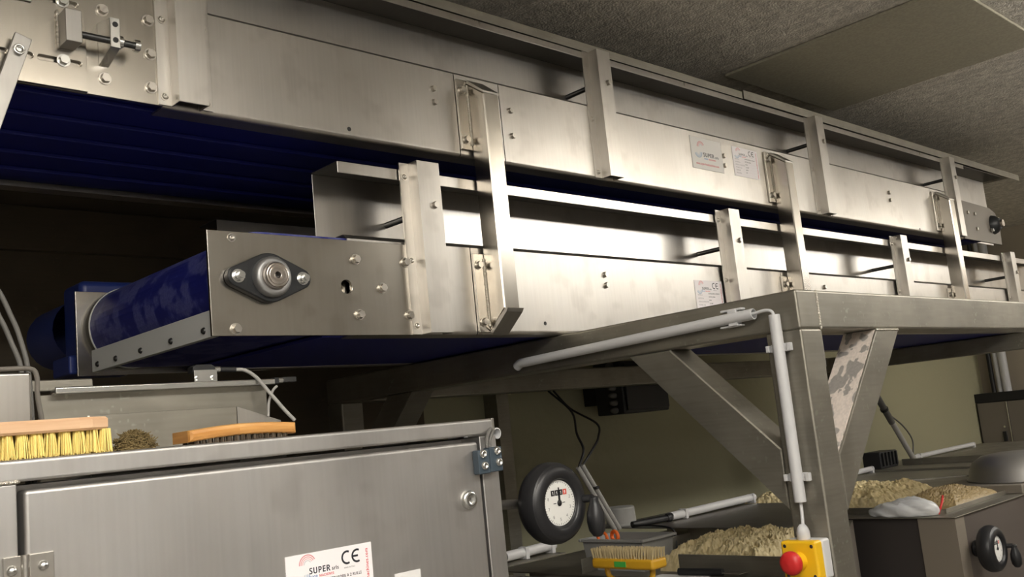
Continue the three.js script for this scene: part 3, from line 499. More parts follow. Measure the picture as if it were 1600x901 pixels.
// ------------------------------------------------------------------ brushes lying on the cabinet
function tufts(list, r, h, spread, n, mat) {         // soft bunches of hair hanging from points
  const gs = [];
  for (const [x, y, z] of list) for (let k = 0; k < n; k++) {
    const a = rnd() * 6.283, q = Math.sqrt(rnd()) * r, dx = Math.cos(a) * q, dz = Math.sin(a) * q, L = h * rr(0.93, 1.04);
    gs.push(cyl([x + dx, y, z + dz], [x + dx * spread + rr(-1, 1) * 0.0006, y - L, z + dz * spread + rr(-1, 1) * 0.0006], 0.0007, 4, 0.00045, true));
  }
  return gs;
}
{
  const b = thing('scrubbing_brush', 'wooden scrubbing brush with long yellow bristles on the cabinet top', 'brush', [0.27, 0.0195, -0.945]);
  part(b, 'block', extrudeY([[0.13, -0.975], [0.345, -0.975], [0.362, -0.968], [0.366, -0.950], [0.362, -0.930], [0.345, -0.922], [0.13, -0.922]], 0.0415, 0.0535, 0.002), M.woodPale);
  const pts = []; for (let i = 0; i < 18; i++) for (let j = 0; j < 4; j++) pts.push([0.150 + i * 0.0123, 0.042, -0.968 + j * 0.0125]);
  part(b, 'bristles', tufts(pts, 0.0046, 0.0215, 1.45, 55), M.bristle, { kind: 'stuff' });
  const c = thing('scrubbing_brush', 'honey-coloured bow-shaped wooden brush on the cabinet top, short dark bristles', 'brush', [0.51, 0.0195, -0.955]);
  const top = (s) => 0.0325 + 0.0055 * Math.sin(Math.PI * clamp01(s * 0.76 + 0.10)), pr = []; for (let i = 0; i <= 16; i++) pr.push([0.4445 + 0.1235 * i / 16, top(i / 16)]); for (let i = 16; i >= 0; i--) pr.push([0.4445 + 0.1235 * i / 16, top(i / 16) - 0.0118]);
  part(c, 'block', extrudeZ(pr, -0.978, -0.935, 0.0042), M.woodHoney);
  const q = []; for (let i = 0; i < 15; i++) for (let j = 0; j < 3; j++) q.push([0.455 + i * 0.0072, top(i / 14 * 0.85 + 0.08) - 0.0105, -0.968 + j * 0.0135]);
  const bg = []; for (const [x, y, zz] of q) for (let k = 0; k < 16; k++) { const dx = rr(-0.002, 0.002), dz = rr(-0.002, 0.002); bg.push(cyl([x + dx, y, zz + dz], [x + dx * 1.3, 0.0197, zz + dz * 1.3], 0.0006, 4, 0.0004, true)); }
  part(c, 'bristles', bg, M.bristleDark, { kind: 'stuff' });
  const f = []; for (let i = 0; i < 900; i++) { const a = rnd() * 6.283, e = rnd() * 1.5, R = 0.0165, x = 0.3965 + Math.cos(a) * Math.cos(e) * R * 1.15, y = 0.0202 + Math.sin(e) * R * 1.0, zz = -0.955 + Math.sin(a) * Math.cos(e) * R, d = [rr(-1, 1), rr(-0.6, 0.8), rr(-1, 1)].map((k) => k * 0.0052); f.push(cyl([x, y, zz], [x + d[0], Math.max(0.0200, y + d[1]), zz + d[2]], 0.0007, 4, 0.0004, true)); }
  const tf = solo('scouring_tuft', 'small brown tangled scouring tuft between the two wooden brushes', 'scourer', [...f, new THREE.SphereGeometry(0.0150, 12, 8, 0, 6.2832, 0, Math.PI / 2).scale(1.15, 0.95, 1).translate(0.3965, 0.0198, -0.955)], M.hay, [0.3965, 0.0195, -0.955]);
}

// ------------------------------------------------------------------ hopper machine behind the cabinet, under the roller
{
  const t = thing('dough_hopper', 'grey sheet steel hopper with a light top rail under the roller end', 'hopper', [0.52, -H, -1.35]);
  part(t, 'back_panel', box(0.372, 0.658, -0.3, 0.094, -1.1555, -1.1525, 0.001), M.tube);
  part(t, 'top_rail', box(0.386, 0.664, 0.0935, 0.1015, -1.156, -1.138, 0.002), M.zinc);
  part(t, 'side_rail', box(0.355, 0.440, 0.099, 0.113, -1.1900, -1.170, 0.002), M.tube);
  part(t, 'rail_plug', [box(0.664, 0.671, 0.0945, 0.103, -1.154, -1.140, 0.001)], M.black);
  part(t, 'inner_panel', box(0.42, 0.6035, -0.05, 0.0672, -1.136, -1.1335, 0.001), M.tube);
  part(t, 'gusset', extrudeZ([[0.6037, 0.0672], [0.6037, -0.02], [0.672, -0.02], [0.665, 0.046]], -1.1365, -1.133), M.steel);
  part(t, 'gusset', extrudeX([[-1.1330, 0.067], [-1.1330, 0.02], [-1.122, 0.02], [-1.122, 0.035]], 0.418, 0.4205), M.steel);
  part(t, 'body', box(0.32, 0.70, -H, -0.04, -1.66, -1.158, 0.003), M.tube);
  const s = thing('sensor', 'black sensor on a small steel plate standing on the hopper rail', 'sensor', [0.572, 0.1015, -1.146]);
  part(s, 'bracket', box(0.556, 0.587, 0.1015, 0.117, -1.150, -1.148, 0.0006), M.zinc);
  part(s, 'sensor_head', [extrudeZ([[0.5555, 0.114], [0.587, 0.114], [0.586, 0.121], [0.581, 0.124], [0.561, 0.124], [0.556, 0.121]], -1.166, -1.1505, 0.001)], M.black);
  for (const x of [0.5605, 0.5815]) part(s, 'screw', cyl([x, 0.1065, -1.148], [x, 0.1065, -1.145], 0.003, 12), M.zinc);
  part(s, 'plug', [cyl([0.587, 0.1175, -1.156], [0.594, 0.1175, -1.156], 0.0042, 14)], M.zinc);
  part(s, 'sleeve', [cyl([0.594, 0.1175, -1.156], [0.616, 0.1165, -1.154], 0.0034, 14)], M.black);
  solo('cable', 'light grey sensor cable arching down from the sensor to the cabinet', 'cable', tube([[0.616, 0.1165, -1.153], [0.626, 0.1145, -1.148], [0.636, 0.104, -1.138], [0.646, 0.083, -1.125], [0.662, 0.060, -1.119], [0.676, 0.044, -1.117]], 0.0024, 40, 8), M.greyCable, [0.62, 0.116, -1.153]);
  solo('cable', 'thin grey cable hanging in a bow from the rail end behind the sensor cable', 'cable', tube([[0.664, 0.091, -1.136], [0.656, 0.085, -1.133], [0.648, 0.070, -1.131], [0.646, 0.052, -1.131]], 0.0018, 30, 8), M.greyCable, [0.66, 0.09, -1.136]);
  const p = thing('rail_sensor', 'small steel pin sensor sticking out at the right end of the hopper rail', 'sensor', [0.672, 0.099, -1.147]);
  part(p, 'sleeve', cyl([0.6712, 0.0992, -1.147], [0.679, 0.0994, -1.147], 0.0040, 14), M.zinc);
  part(p, 'tip', box(0.679, 0.699, 0.0965, 0.1035, -1.151, -1.143, 0.001), M.rod);
}

// ------------------------------------------------------------------ grey box with hanging cables at the left edge
{
  const t = thing('junction_box', 'light grey steel box cut by the left picture edge, behind the yellow brush', 'box', [0.30, 0.02, -1.06]);
  part(t, 'body', box(0.20, 0.3335, 0.0225, 0.1100, -1.115, -1.05, 0.003), M.steel);
  part(t, 'foot', box(0.22, 0.32, 0.0197, 0.0227, -1.110, -1.06, 0.001), M.bar);
  solo('cable', 'grey-brown cable lying over the top of the grey box and down its side', 'cable', tube([[0.24, 0.1150, -1.056], [0.30, 0.1140, -1.0545], [0.331, 0.1135, -1.051], [0.3370, 0.106, -1.0465], [0.3375, 0.085, -1.0465], [0.341, 0.060, -1.0465], [0.346, 0.035, -1.05], [0.347, 0.0222, -1.06]], 0.0026, 60, 8), std({ color: lin(0.16, 0.145, 0.125), roughness: 0.7 }), [0.3375, 0.1, -1.053]);
  for (const [k, lab] of [[0, 'left of two dark grey cables hanging behind the grey box'], [1, 'right of two dark grey cables hanging behind the grey box']]) {
    solo('cable', lab, 'cable', tube([[0.18 + k * 0.012, 0.266, -1.19], [0.27 + k * 0.012, 0.240, -1.16], [0.312 + k * 0.010, 0.213 + k * 0.007, -1.14], [0.330 + k * 0.012, 0.178, -1.135], [0.340 + k * 0.010, 0.150, -1.132], [0.3475 + k * 0.0068, 0.122, -1.128], [0.350 + k * 0.0066, 0.07, -1.126], [0.351 + k * 0.0066, -0.02, -1.126]], 0.0028, 60, 8), M.darkCable, [0.36, 0.15, -1.12], 'grey cables hanging at the left edge');
  }
}

// ------------------------------------------------------------------ dough machines in a row under the frame
function doughHeap(name, label, x0, x1, z0, z1, y, h, sd, rough = 1, mat = M.dough) {
  const nx = 110, nz = 140, pos = [], idx = [];
  const top = (u, v) => { const e = clamp01(Math.min(u, 1 - u, v, 1 - v) * (rough < 0.9 ? 2.2 : 6)), lump = mix(fbm(u * 5 + sd, v * 7 + sd, 256, 3), 1 - Math.abs(2 * fbm(u * 26 + sd, v * 34 + sd, 256, 3) - 1), 0.5); return y + (e <= 0 ? 0 : h * Math.sqrt(e) * mix(0.8, 0.35 + 1.0 * lump, rough)); };
  for (let j = 0; j <= nz; j++) for (let i = 0; i <= nx; i++) pos.push(mix(x0, x1, i / nx), top(i / nx, j / nz), mix(z0, z1, j / nz));
  for (let j = 0; j < nz; j++) for (let i = 0; i < nx; i++) { const a = j * (nx + 1) + i, b = a + 1, c = a + nx + 1, d = c + 1; idx.push(a, c, b, b, c, d); }
  const n0 = pos.length / 3; pos.push(x0, y, z0, x1, y, z0, x1, y, z1, x0, y, z1); idx.push(n0, n0 + 1, n0 + 2, n0, n0 + 2, n0 + 3);
  const g = new THREE.BufferGeometry(); g.setAttribute('position', new THREE.Float32BufferAttribute(pos, 3)); g.setIndex(idx); g.computeVertexNormals(); g.setAttribute('uv', new THREE.Float32BufferAttribute(new Float32Array((pos.length / 3) * 2), 2));
  return solo(name, label, 'dough', g, mat, [(x0 + x1) / 2, y, (z0 + z1) / 2]);
}
{ // nearest machine, beside the cabinet: only its deck is in view
  const t = thing('dough_machine', 'low steel machine deck beside the foreground cabinet, under the near handwheel', 'machine', [1.2, -H, -1.3]);
  part(t, 'body', box(0.90, 1.258, -H, -0.2655, -1.55, -0.975, 0.003), M.cabinetGrey);
  part(t, 'deck_plate', extrudeY([[0.88, -0.96], [1.262, -0.96], [1.262, -1.465], [1.518, -1.465], [1.518, -1.56], [0.88, -1.56]], -0.265, -0.262, 0.0005), M.tube);
}
{ // middle machine: deck, hopper with dough, raised top plate
  const t = thing('dough_machine', 'dark steel dough machine with an open hopper of pale dough, left of the frame post', 'machine', [1.95, -H, -1.27]);
  const near = (x) => x < 1.9 ? mix(-0.93, -1.045, (x - 1.53) / 0.37) : mix(-1.045, -1.25, (x - 1.9) / 0.46);   // the front of this machine falls back behind the frame post
  const slab = (x0, x1, z0, y0, y1) => extrudeY([[x0, near(x0)], ...(x0 < 1.9 && x1 > 1.9 ? [[1.9, near(1.9)]] : []), [x1, near(x1)], [x1, z0], [x0, z0]], y0, y1, 0.0005);
  part(t, 'body', slab(1.535, 2.355, -1.60, -H, -0.3125), M.cabinetGrey);
  part(t, 'deck_plate', slab(1.53, 2.36, -1.705, -0.312, -0.309), M.tube);
  part(t, 'front_shelf', box(1.400, 1.5295, -0.298, -0.295, -1.20, -0.955, 0.0008), M.tube);
  part(t, 'shelf_bracket', box(1.41, 1.5295, -0.34, -0.2985, -1.10, -1.09, 0.001), M.tube);
  part(t, 'hopper_wall', box(1.530, 1.533, -0.3088, -0.2625, -1.18, near(1.53) - 0.005, 0.001), M.tube);
  part(t, 'hopper_wall', box(1.5335, 1.9225, -0.3088, -0.278, -1.440, -1.437, 0.001), M.tube);
  part(t, 'back_wall', box(1.923, 1.926, -0.3088, -0.2645, -1.445, near(1.93) - 0.005, 0.001), M.tube);
  part(t, 'top_plate', slab(1.885, 2.36, -1.70, -0.2642, -0.262), M.bar);
  part(t, 'skirt', box(2.352, 2.356, -0.3088, -0.2645, -1.69, near(2.36) - 0.01, 0.001), M.tube);
}
doughHeap('dough_heap', 'heap of crumbly pale dough in the hopper left of the frame post', 1.60, 1.90, -1.285, -1.05, -0.3088, 0.050, 3.3);
{ // right machine
  const t = thing('dough_machine', 'steel dough machine at the right with a handwheel on its front', 'machine', [3.0, -H, -1.4]);
  const zn = -1.01, x0 = 2.404, Y = -0.31;
  part(t, 'front_panel', box(x0 + 0.055, 3.75, -H, Y - 0.0018, zn - 0.04, zn - 0.002, 0.002), M.frontPanel);
  part(t, 'corner_post', extrudeY([[x0, zn], [x0 + 0.054, zn], [x0 + 0.054, zn - 0.004], [x0 + 0.004, zn - 0.004], [x0 + 0.004, zn - 0.092], [x0, zn - 0.092]], -H, Y - 0.0018), M.tan);
  part(t, 'side_panel', box(x0 + 0.012, x0 + 0.016, -H, Y - 0.0018, -1.75, zn - 0.0425, 0.001), M.darkPanel);
  part(t, 'body', box(x0 + 0.02, 3.745, -H, Y - 0.003, -1.90, zn - 0.0425, 0.001), M.cabinetGrey);
  part(t, 'rim', box(x0 - 0.006, 3.755, Y - 0.0015, Y + 0.0008, -1.905, zn + 0.004, 0.0008), M.tube);
  part(t, 'hopper', [box(2.472, 2.475, Y + 0.001, Y + 0.018, -1.75, -1.125, 0.001), box(2.4755, 2.95, Y + 0.001, Y + 0.012, -1.060, -1.057, 0.001), box(2.4755, 2.95, Y + 0.001, Y + 0.012, -1.75, -1.747, 0.001)], M.tube);
  part(t, 'back_wall', extrudeY([[3.243, -1.74], [3.47, -1.385], [3.473, -1.387], [3.246, -1.742]], Y + 0.001, Y + 0.003), M.tube);
  part(t, 'top_plate', extrudeY([[3.243, -1.76], [3.46, -1.39], [3.46, -1.08], [3.75, -1.08], [3.75, -1.90], [3.243, -1.90]], Y + 0.0032, Y + 0.0062, 0.0006), M.bar);
  part(t, 'riser', box(2.88, 3.40, Y + 0.001, -0.2835, -1.25, zn - 0.002, 0.003), M.cabinetGrey);
  part(t, 'rear_wall', box(3.747, 3.75, Y + 0.0065, Y + 0.014, -1.90, -1.08, 0.001), M.tube);
}
doughHeap('dough_heap', 'heap of yellowish dough in the hopper behind the plastic bag', 2.50, 2.88, -1.70, -1.235, -0.3088, 0.052, 7.7);
doughHeap('dough_lump', 'smooth tan dough lump rounded up to the right of the dough heap, under film', 2.56, 2.86, -1.230, -1.065, -0.3088, 0.050, 1.7, 0.55, std({ color: lin(0.34, 0.25, 0.12), roughness: 0.45 }));
{ // last machine in the row
  const t = thing('dough_machine', 'far dough machine deck at the right edge, in front of the grey cabinet', 'machine', [4.6, -H, -1.6]);
  part(t, 'body', box(3.82, 5.2, -H, -0.3035, -1.98, -1.25, 0.003), M.cabinetGrey);
  part(t, 'deck_plate', box(3.80, 5.22, -0.303, -0.300, -2.0, -1.23, 0.0008), M.tube);
  part(t, 'hopper_wall', box(4.00, 4.004, -0.2998, -0.275, -1.86, -1.25, 0.001), M.tube);
}
{ // shiny bowl lying upside down
  const t = thing('steel_bowl', 'shiny steel bowl lying upside down on the right machine, cut by the picture edge', 'bowl', [3.08, -0.2833, -1.055]);
  part(t, 'shell', lathe([[0.165, 0.0], [0.169, 0.0015], [0.170, 0.004], [0.1645, 0.007], [0.160, 0.030], [0.148, 0.054], [0.122, 0.070], [0.085, 0.076], [0.0, 0.078]], [3.08, -0.2833, -1.055], 'y', 72), std({ color: lin(0.66, 0.65, 0.63), metalness: 1, roughness: 0.5 }));
}
// conduits on the machines' rear edges
{
  const make = (x0, x1, y, z, label) => {
    const c = thing('conduit', label, 'conduit', [(x0 + x1) / 2, y - 0.012, z]);
    part(c, 'tube', pipe([x0, y + 0.001, z], [x1, y + 0.004, z], 0.0102, 0.0086), M.pvc);
    for (const x of [x0 + 0.055, x1 - 0.012]) part(c, 'clip', box(x - 0.005, x + 0.005, y - 0.0115, y + 0.013, z - 0.0115, z + 0.0115, 0.001), M.pvc);
    return c;
  };
  make(1.372, 1.517, -0.2502, -1.497, 'short white conduit on the deck left of the grey plastic crate');
  make(1.995, 2.378, -0.2502, -1.546, 'white conduit with a black cable grip at its left end, on the middle machine');
  make(3.45, 3.74, -0.2920, -1.865, 'white conduit end showing just right of the frame post, on the right machine');
  make(4.25, 4.93, -0.2882, -1.92, 'farthest white conduit, below the yellow wall at the right');
  const g = thing('cable_grip', 'black cable grip at the left end of the conduit on the middle machine', 'cable grip', [1.95, -0.262, -1.57]);
  part(g, 'sleeve', cyl([1.880, -0.2540, -1.578], [1.985, -0.2520, -1.550], 0.0078, 16), M.black);
  part(g, 'nut', cyl([1.984, -0.252, -1.5505], [1.996, -0.2515, -1.547], 0.0105, 6), M.black);
  solo('cable', 'black cable hanging from the grip down into the middle hopper', 'cable', tube([[1.880, -0.2540, -1.578], [1.872, -0.2545, -1.56], [1.870, -0.2550, -1.50], [1.868, -0.262, -1.448], [1.866, -0.285, -1.440], [1.86, -0.3065, -1.435]], 0.0022, 40, 8), M.blackCable, [1.87, -0.26, -1.5]);
}
// plastic bag with a red edge
{
  const t = thing('plastic_bag', 'crumpled clear plastic bag with a red edge lying on the right machine rim', 'bag', [2.44, -0.3088, -1.15]);
  const g = new THREE.SphereGeometry(1, 48, 32), p = g.attributes.position;
  for (let i = 0; i < p.count; i++) { const x = p.getX(i), y = p.getY(i), z = p.getZ(i), k = 1 + 0.28 * (fbm(x * 2.2 + 9, z * 3.5 + y * 2 + 9, 256, 4) - 0.5) * 2; p.setXYZ(i, x * 0.034 * k, Math.max(0, (y + 0.35) * 0.030 * k * (0.75 + 0.5 * (z + 1) / 2)), z * 0.092 * (1 + 0.12 * (k - 1))); }
  g.computeVertexNormals(); g.translate(2.437, -0.3083, -1.150);
  part(t, 'film', g, M.film);
  part(t, 'red_edge', tube([[2.437, -0.306, -1.062], [2.450, -0.288, -1.058], [2.468, -0.276, -1.060], [2.492, -0.268, -1.068]], 0.0028, 24, 8), M.red, { label: 'red printed edge of the bag' });
}
// handwheels with dial
{
  const dial = canvas(512, 512, (x, w) => {
    x.fillStyle = '#e9e8e4'; x.fillRect(0, 0, w, w); x.translate(256, 256);
    x.fillStyle = '#2a2a2c'; x.strokeStyle = '#2a2a2c'; x.textAlign = 'center'; x.textBaseline = 'middle'; x.font = '46px sans-serif';
    for (let k = 1; k < 10; k++) { const a = k * Math.PI / 5; if (k === 1 || k === 9) continue; x.fillText(String(k), Math.sin(a) * 185, -Math.cos(a) * 185); }
    x.lineWidth = 6; for (let k = 0; k < 50; k++) { const a = k * Math.PI / 25, r = k % 5 ? 232 : 222; x.beginPath(); x.moveTo(Math.sin(a) * r, -Math.cos(a) * r); x.lineTo(Math.sin(a) * 246, -Math.cos(a) * 246); x.stroke(); }
    ['1', '1', '1', '9'].forEach((d, i) => { x.fillStyle = i === 3 ? '#e04a34' : '#1a1a1c'; x.fillRect(-122 + i * 66, -148, 60, 62); x.fillStyle = '#f3f2ee'; x.font = 'bold 50px sans-serif'; x.fillText(d, -92 + i * 66, -115); });
    x.fillStyle = '#2a2a2c'; x.fillRect(-96, -4, 46, 8); x.fillRect(50, -4, 46, 8);
  });
  const cx = 0.969, cy = -0.1015, z = -0.930;
  const t = thing('handwheel', 'black handwheel with a white counter dial beside the foreground cabinet', 'handwheel', [cx, cy, z - 0.045], 'black handwheels with dials');
  const w = part(t, 'rim', lathe([[0.016, -0.041], [0.044, -0.041], [0.0500, -0.037], [0.0545, -0.029], [0.0555, -0.024], [0.0548, -0.0235], [0.0557, -0.0225], [0.0550, -0.014], [0.0520, -0.0065], [0.0510, -0.0068], [0.0500, -0.0048], [0.0460, -0.0012], [0.0400, 0.0], [0.0345, -0.0010], [0.0318, -0.0042], [0.0312, -0.008], [0.0, -0.008]].reverse().map((q) => q).reverse(), [cx, cy, z], 'z', 72), M.rubber);
  part(t, 'dial', new THREE.CircleGeometry(0.0305, 64).translate(cx, cy, z - 0.0074), std({ map: dial, roughness: 0.5 }), { keepUV: true, label: 'white dial with counter' });
  part(t, 'pointer', [box(cx - 0.0010, cx + 0.0010, cy + 0.002, cy + 0.021, z - 0.0066, z - 0.0060, 0.0002), box(cx - 0.0018, cx + 0.0018, cy, cy + 0.011, z - 0.0066, z - 0.0060, 0.0002), lathe([[0, 0.0022], [0.0026, 0.002], [0.0042, 0.0008], [0.0042, 0]].reverse(), [cx, cy, z - 0.0072], 'z', 20)], M.black);
  part(t, 'grip', lathe([[0, 0.0], [0.006, 0.0], [0.0066, 0.003], [0.0062, 0.006], [0.0075, 0.010], [0.0120, 0.022], [0.0130, 0.034], [0.0112, 0.046], [0.0060, 0.0535], [0, 0.055]].map(([r, h]) => [r, -h]).reverse(), [cx + 0.046, cy + 0.003, z + 0.015], 'y', 28), M.rubber);
  part(t, 'grip_arm', cyl([cx + 0.042, cy + 0.0005, z - 0.004], [cx + 0.046, cy + 0.0005, z + 0.013], 0.0055, 14), M.rubber);
  part(t, 'hub', lathe([[0, -0.062], [0.018, -0.062], [0.020, -0.058], [0.020, -0.0415], [0, -0.0415]], [cx, cy, z], 'z', 28), M.black);
  copyOf(t, 1.518, -0.294, -0.0165, 'black handwheel with a small white dial on the front of the right machine');
  part(t, 'shaft', cyl([0.8292, -0.0905, -0.982], [0.946, -0.0985, -0.982], 0.0066, 18), M.bar, { label: 'steel shaft to the cabinet' });
}
// crate, scissors, tub, brush and scraper on the decks
{
  const x0 = 1.574, x1 = 1.682, z0 = -1.470, z1 = -1.300, yb = -0.3087, yt = -0.243, f = 0.008;
  const wall = (pts) => { const g = new THREE.BufferGeometry(), p = []; for (const [a, b, c] of [[0, 1, 2], [0, 2, 3]]) for (const k of [a, b, c]) p.push(...pts[k]); g.setAttribute('position', new THREE.Float32BufferAttribute(p, 3)); g.setAttribute('uv', new THREE.Float32BufferAttribute(new Float32Array(12), 2)); g.computeVertexNormals(); return g; };
  const ring = (y, o) => [[x0 + o, y, z0 + o], [x1 - o, y, z0 + o], [x1 - o, y, z1 - o], [x0 + o, y, z1 - o]];
  const A = ring(yb, f), B = ring(yt, 0.002), C = ring(yb + 0.002, f + 0.002), D = ring(yt, 0.004), gs = [];
  for (let i = 0; i < 4; i++) { const j = (i + 1) % 4; gs.push(wall([A[j], A[i], B[i], B[j]]), wall([C[i], C[j], D[j], D[i]]), wall([B[j], B[i], D[i], D[j]])); }
  gs.push(wall([A[0], A[1], A[2], A[3]]), wall([C[3], C[2], C[1], C[0]]));
  const t = thing('plastic_crate', 'small grey plastic crate between the near handwheel and the dough hopper', 'crate', [1.628, yb, -1.385]);
  part(t, 'tub', gs, M.crate);
  part(t, 'rim', [box(x0 - 0.004, x1 + 0.004, yt - 0.006, yt, z1 - 0.002, z1 + 0.004, 0.001), box(x0 - 0.004, x1 + 0.004, yt - 0.006, yt, z0 - 0.004, z0 + 0.002, 0.001), box(x0 - 0.004, x0 + 0.002, yt - 0.006, yt, z0 + 0.0025, z1 - 0.0025, 0.001), box(x1 - 0.002, x1 + 0.004, yt - 0.006, yt, z0 + 0.0025, z1 - 0.0025, 0.001)], M.crate);
  const s = thing('scissors', 'orange scissor handles sticking out of the grey plastic crate', 'scissors', [1.60, -0.262, -1.42]);
  part(s, 'handle', new THREE.TorusGeometry(0.0145, 0.0034, 10, 28).scale(1.25, 0.8, 1).rotateY(Math.PI / 2.4).rotateX(0.25).translate(1.600, -0.2425, -1.430), M.orange);
  part(s, 'handle', new THREE.TorusGeometry(0.0115, 0.0042, 10, 28).scale(1, 0.9, 1).rotateY(Math.PI / 2.4).translate(1.612, -0.2420, -1.405), M.orange);
  part(s, 'blade', beam([1.606, -0.252, -1.418], [1.622, -0.300, -1.400], [1, 0, 0], 0.010, 0.002, 0.0004), M.bolt);
  const k = thing('plastic_tub', 'cloudy plastic tub upside down behind the grey crate', 'tub', [1.93, -0.262, -1.66]);
  part(k, 'shell', lathe([[0.0395, 0.0], [0.041, 0.001], [0.0405, 0.006], [0.0385, 0.0065], [0.0375, 0.042], [0.0350, 0.0465], [0.0, 0.0475]], [1.930, -0.2618, -1.655], 'y', 40), M.bucket);
  // yellow hand brush, bristles up
  const b = thing('hand_brush', 'yellow plastic hand brush turned bristles up in front of the grey crate', 'brush', [1.225, -0.262, -1.045]);
  part(b, 'back', box(1.205, 1.243, -0.2330, -0.2165, -1.108, -0.980, 0.005), M.amber);
  part(b, 'handle', tube([[1.224, -0.232, -1.092], [1.224, -0.247, -1.088], [1.224, -0.2555, -1.070], [1.224, -0.2575, -1.044], [1.224, -0.2555, -1.018], [1.224, -0.247, -1.000], [1.224, -0.232, -0.996]], 0.0045, 48, 12), M.amber);
  part(b, 'badge', box(1.2042, 1.2052, -0.2290, -0.2205, -1.058, -1.034, 0.0004), M.green, { label: 'green printed patch' });
  const bg = []; for (let i = 0; i < 24; i++) for (let j = 0; j < 5; j++) for (let q = 0; q < 9; q++) { const z = -1.1045 + i * 0.0053 + rr(-0.0012, 0.0012), x = 1.2095 + j * 0.0072 + rr(-0.0012, 0.0012); bg.push(cyl([x, -0.2170, z], [x + rr(-0.002, 0.002), -0.2015 + rr(-0.0015, 0.001), z + (i - 12) * 0.00022 + rr(-0.001, 0.001)], 0.00055, 4, 0.0004, true)); }
  part(b, 'bristles', bg, M.bristleTan, { kind: 'stuff' });
  solo('paper_sheet', 'white paper sheet on the shelf under the dough hopper, right of the yellow brush', 'paper', box(1.408, 1.495, -0.2948, -0.2938, -1.195, -1.085, 0.0003), M.paper, [1.45, -0.2948, -1.14]);
  const sc = thing('dough_scraper', 'black-handled dough scraper lying by the paper under the dough hopper', 'scraper', [1.5, -0.2948, -1.08]);
  part(sc, 'handle', cyl([1.488, -0.2870, -1.150], [1.502, -0.2878, -1.062], 0.0066, 16), M.black);
  part(sc, 'blade', extrudeY([[1.497, -1.062], [1.510, -1.062], [1.522, -1.020], [1.492, -1.020]], -0.2890, -0.2880), M.bolt);
}
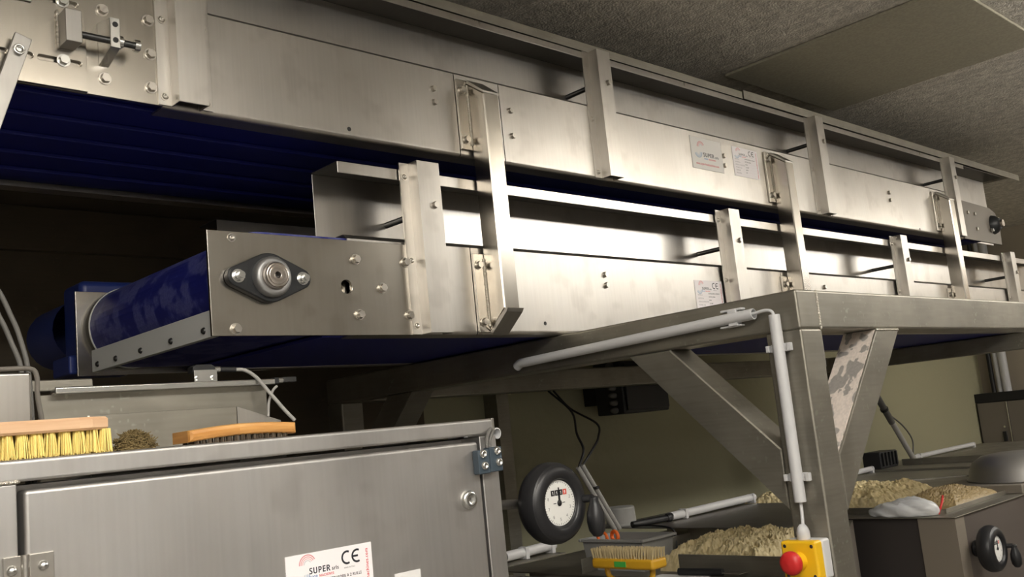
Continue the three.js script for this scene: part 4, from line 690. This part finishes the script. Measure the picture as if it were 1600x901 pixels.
// slanted conduits and cables behind the machines
{
  const t = thing('conduit_bundle', 'pair of slanted grey conduits with a black tie behind the near handwheel', 'conduit', [1.80, -0.2, -1.62]);
  part(t, 'tube', cyl([1.752, -0.100, -1.62], [1.845, -0.2618, -1.605], 0.0060, 14), M.greyCable);
  part(t, 'tube', cyl([1.768, -0.096, -1.62], [1.862, -0.2618, -1.605], 0.0060, 14), M.greyCable);
  part(t, 'cable_tie', beam([1.7905, -0.155, -1.614], [1.8010, -0.153, -1.614], [0, 0, 1], 0.006, 0.026, 0.001), M.black);
  const W = [[[2.02, 0.106, -1.95], [2.01, 0.04, -1.86], [1.87, -0.02, -1.72], [1.79, -0.06, -1.63], [1.755, -0.101, -1.62]], [[2.04, 0.106, -1.95], [2.05, 0.05, -1.90], [2.02, 0.0, -1.78], [1.93, -0.035, -1.70], [1.84, -0.058, -1.64], [1.770, -0.097, -1.62]]];
  solo('cable', 'left black cable hanging from the rear beam to the slanted conduits', 'cable', tube(W[0], 0.0032, 60, 8), M.blackCable, [1.9, 0, -1.75]);
  solo('cable', 'right black cable bowing out from the rear beam to the slanted conduits', 'cable', tube(W[1], 0.0030, 60, 8), M.blackCable, [2.0, 0, -1.8]);
  const e = thing('electrical_box', 'black electrical box with a row of cable glands hanging below the rear beam', 'electrical box', [2.56, 0.1, -2.06]);
  part(e, 'body', box(2.46, 2.70, 0.022, 0.195, -2.16, -2.04, 0.006), M.darkBox);
  part(e, 'lid', box(2.47, 2.69, 0.032, 0.185, -2.0395, -2.03, 0.004), M.darkBox);
  for (let i = 0; i < 7; i++) part(e, 'cable_gland', lathe([[0, 0.026], [0.006, 0.026], [0.009, 0.018], [0.010, 0.010], [0.010, 0]].reverse(), [2.4598, 0.036 + i * 0.0245, -2.075], '-x', 8), M.darkCable);
  part(e, 'wall_bracket', box(2.50, 2.66, 0.06, 0.16, -2.2498, -2.1602, 0.002), M.darkBox);
  const p = thing('wall_post', 'dark steel channel standing against the rear wall, left of the near handwheel', 'post', [2.06, -H, -2.2]);
  part(p, 'channel', extrudeY([[2.035, -2.249], [2.035, -2.19], [2.085, -2.19], [2.085, -2.249], [2.080, -2.249], [2.080, -2.196], [2.040, -2.196], [2.040, -2.249]].reverse(), -H + 0.005, 0.893), M.tube);
  part(p, 'foot', box(2.02, 2.10, -H, -H + 0.0052, -2.249, -2.17), M.tube);
  const m = thing('motor_box', 'black ribbed motor box at the foot of the slanted conduit on the right', 'motor', [3.93, -0.3, -1.90]);
  part(m, 'body', box(3.835, 3.99, -0.2998, -0.232, -1.95, -1.87, 0.006), M.darkBox);
  for (let i = 0; i < 5; i++) part(m, 'rib', box(3.845 + i * 0.03, 3.855 + i * 0.03, -0.290, -0.236, -1.8698, -1.862, 0.001), M.black);
  const q = thing('conduit_bundle', 'slanted grey conduit with a dark sleeve in front of the yellow wall at the right', 'conduit', [4.0, -0.3, -1.84]);
  part(q, 'tube', cyl([3.945, -0.12, -1.85], [4.085, -0.2998, -1.84], 0.0115, 16), M.greyCable);
  part(q, 'sleeve', cyl([3.855, -0.005, -1.855], [3.945, -0.12, -1.85], 0.0135, 16), M.darkCable);
  part(q, 'cable_tie', cyl([3.896, -0.058, -1.853], [3.902, -0.066, -1.853], 0.0165, 16), M.black);
  solo('cable', 'thin grey cable bowing beside the slanted conduit on the right', 'cable', tube([[3.93, -0.09, -1.845], [4.02, -0.14, -1.84], [4.085, -0.20, -1.84], [4.075, -0.255, -1.84], [4.06, -0.28, -1.835]], 0.0032, 40, 8), M.darkCable, [4.02, -0.14, -1.84]);
}
// end wall: cabinet with a dark top and the pipes dropping into it
{
  const x = 5.90, t = thing('wall_cabinet', 'grey-brown two-door cabinet with a dark top at the end wall', 'cabinet', [x + 0.07, -H, -1.95]);
  part(t, 'body', box(x + 0.003, 6.049, -H, -0.107, -2.246, -1.60, 0.002), M.darkBox);
  part(t, 'top', box(x - 0.004, 6.049, -0.1065, -0.055, -2.248, -1.595, 0.002), M.black);
  for (const [a, b, lab] of [[-2.238, -2.078], [-2.071, -1.84], [-1.833, -1.605]]) part(t, 'door', box(x - 0.008, x + 0.0028, -1.45, -0.110, a, b, 0.002), M.cabinetGrey);
  const h = part(t, 'handle', box(x - 0.018, x - 0.0082, -0.335, -0.278, -2.120, -2.098, 0.003), M.black);
  part(t, 'lock', cyl([x - 0.0082, -0.252, -2.105], [x - 0.013, -0.252, -2.105], 0.006, 16), M.zinc);
  part(t, 'edge_trim', box(x - 0.013, x - 0.0082, -1.45, -0.110, -2.0775, -2.0715, 0.001), M.zinc);
  const pp = (name, label, z, r, mat, yb = -0.0548) => { const o = thing(name, label, 'pipe', [5.99, yb, z]); part(o, 'tube', cyl([5.985, yb, z], [5.985, 0.894, z], r, 24), mat); part(o, 'clip', box(5.985 - r * 0.4, 6.0498, 0.35, 0.37, z - r * 1.15, z + r * 1.15, 0.001), mat); return o; };
  pp('wall_pipe', 'black pipe standing on the end-wall cabinet, left of the white pipe', -2.163, 0.013, M.black);
  pp('wall_pipe', 'thin light pipe between the black pipe and the thick white pipe', -2.128, 0.013, M.pvc);
  pp('wall_pipe', 'thick white pipe dropping into the end-wall cabinet', -2.088, 0.023, M.pvc);
}

renderer.render(scene, camera);
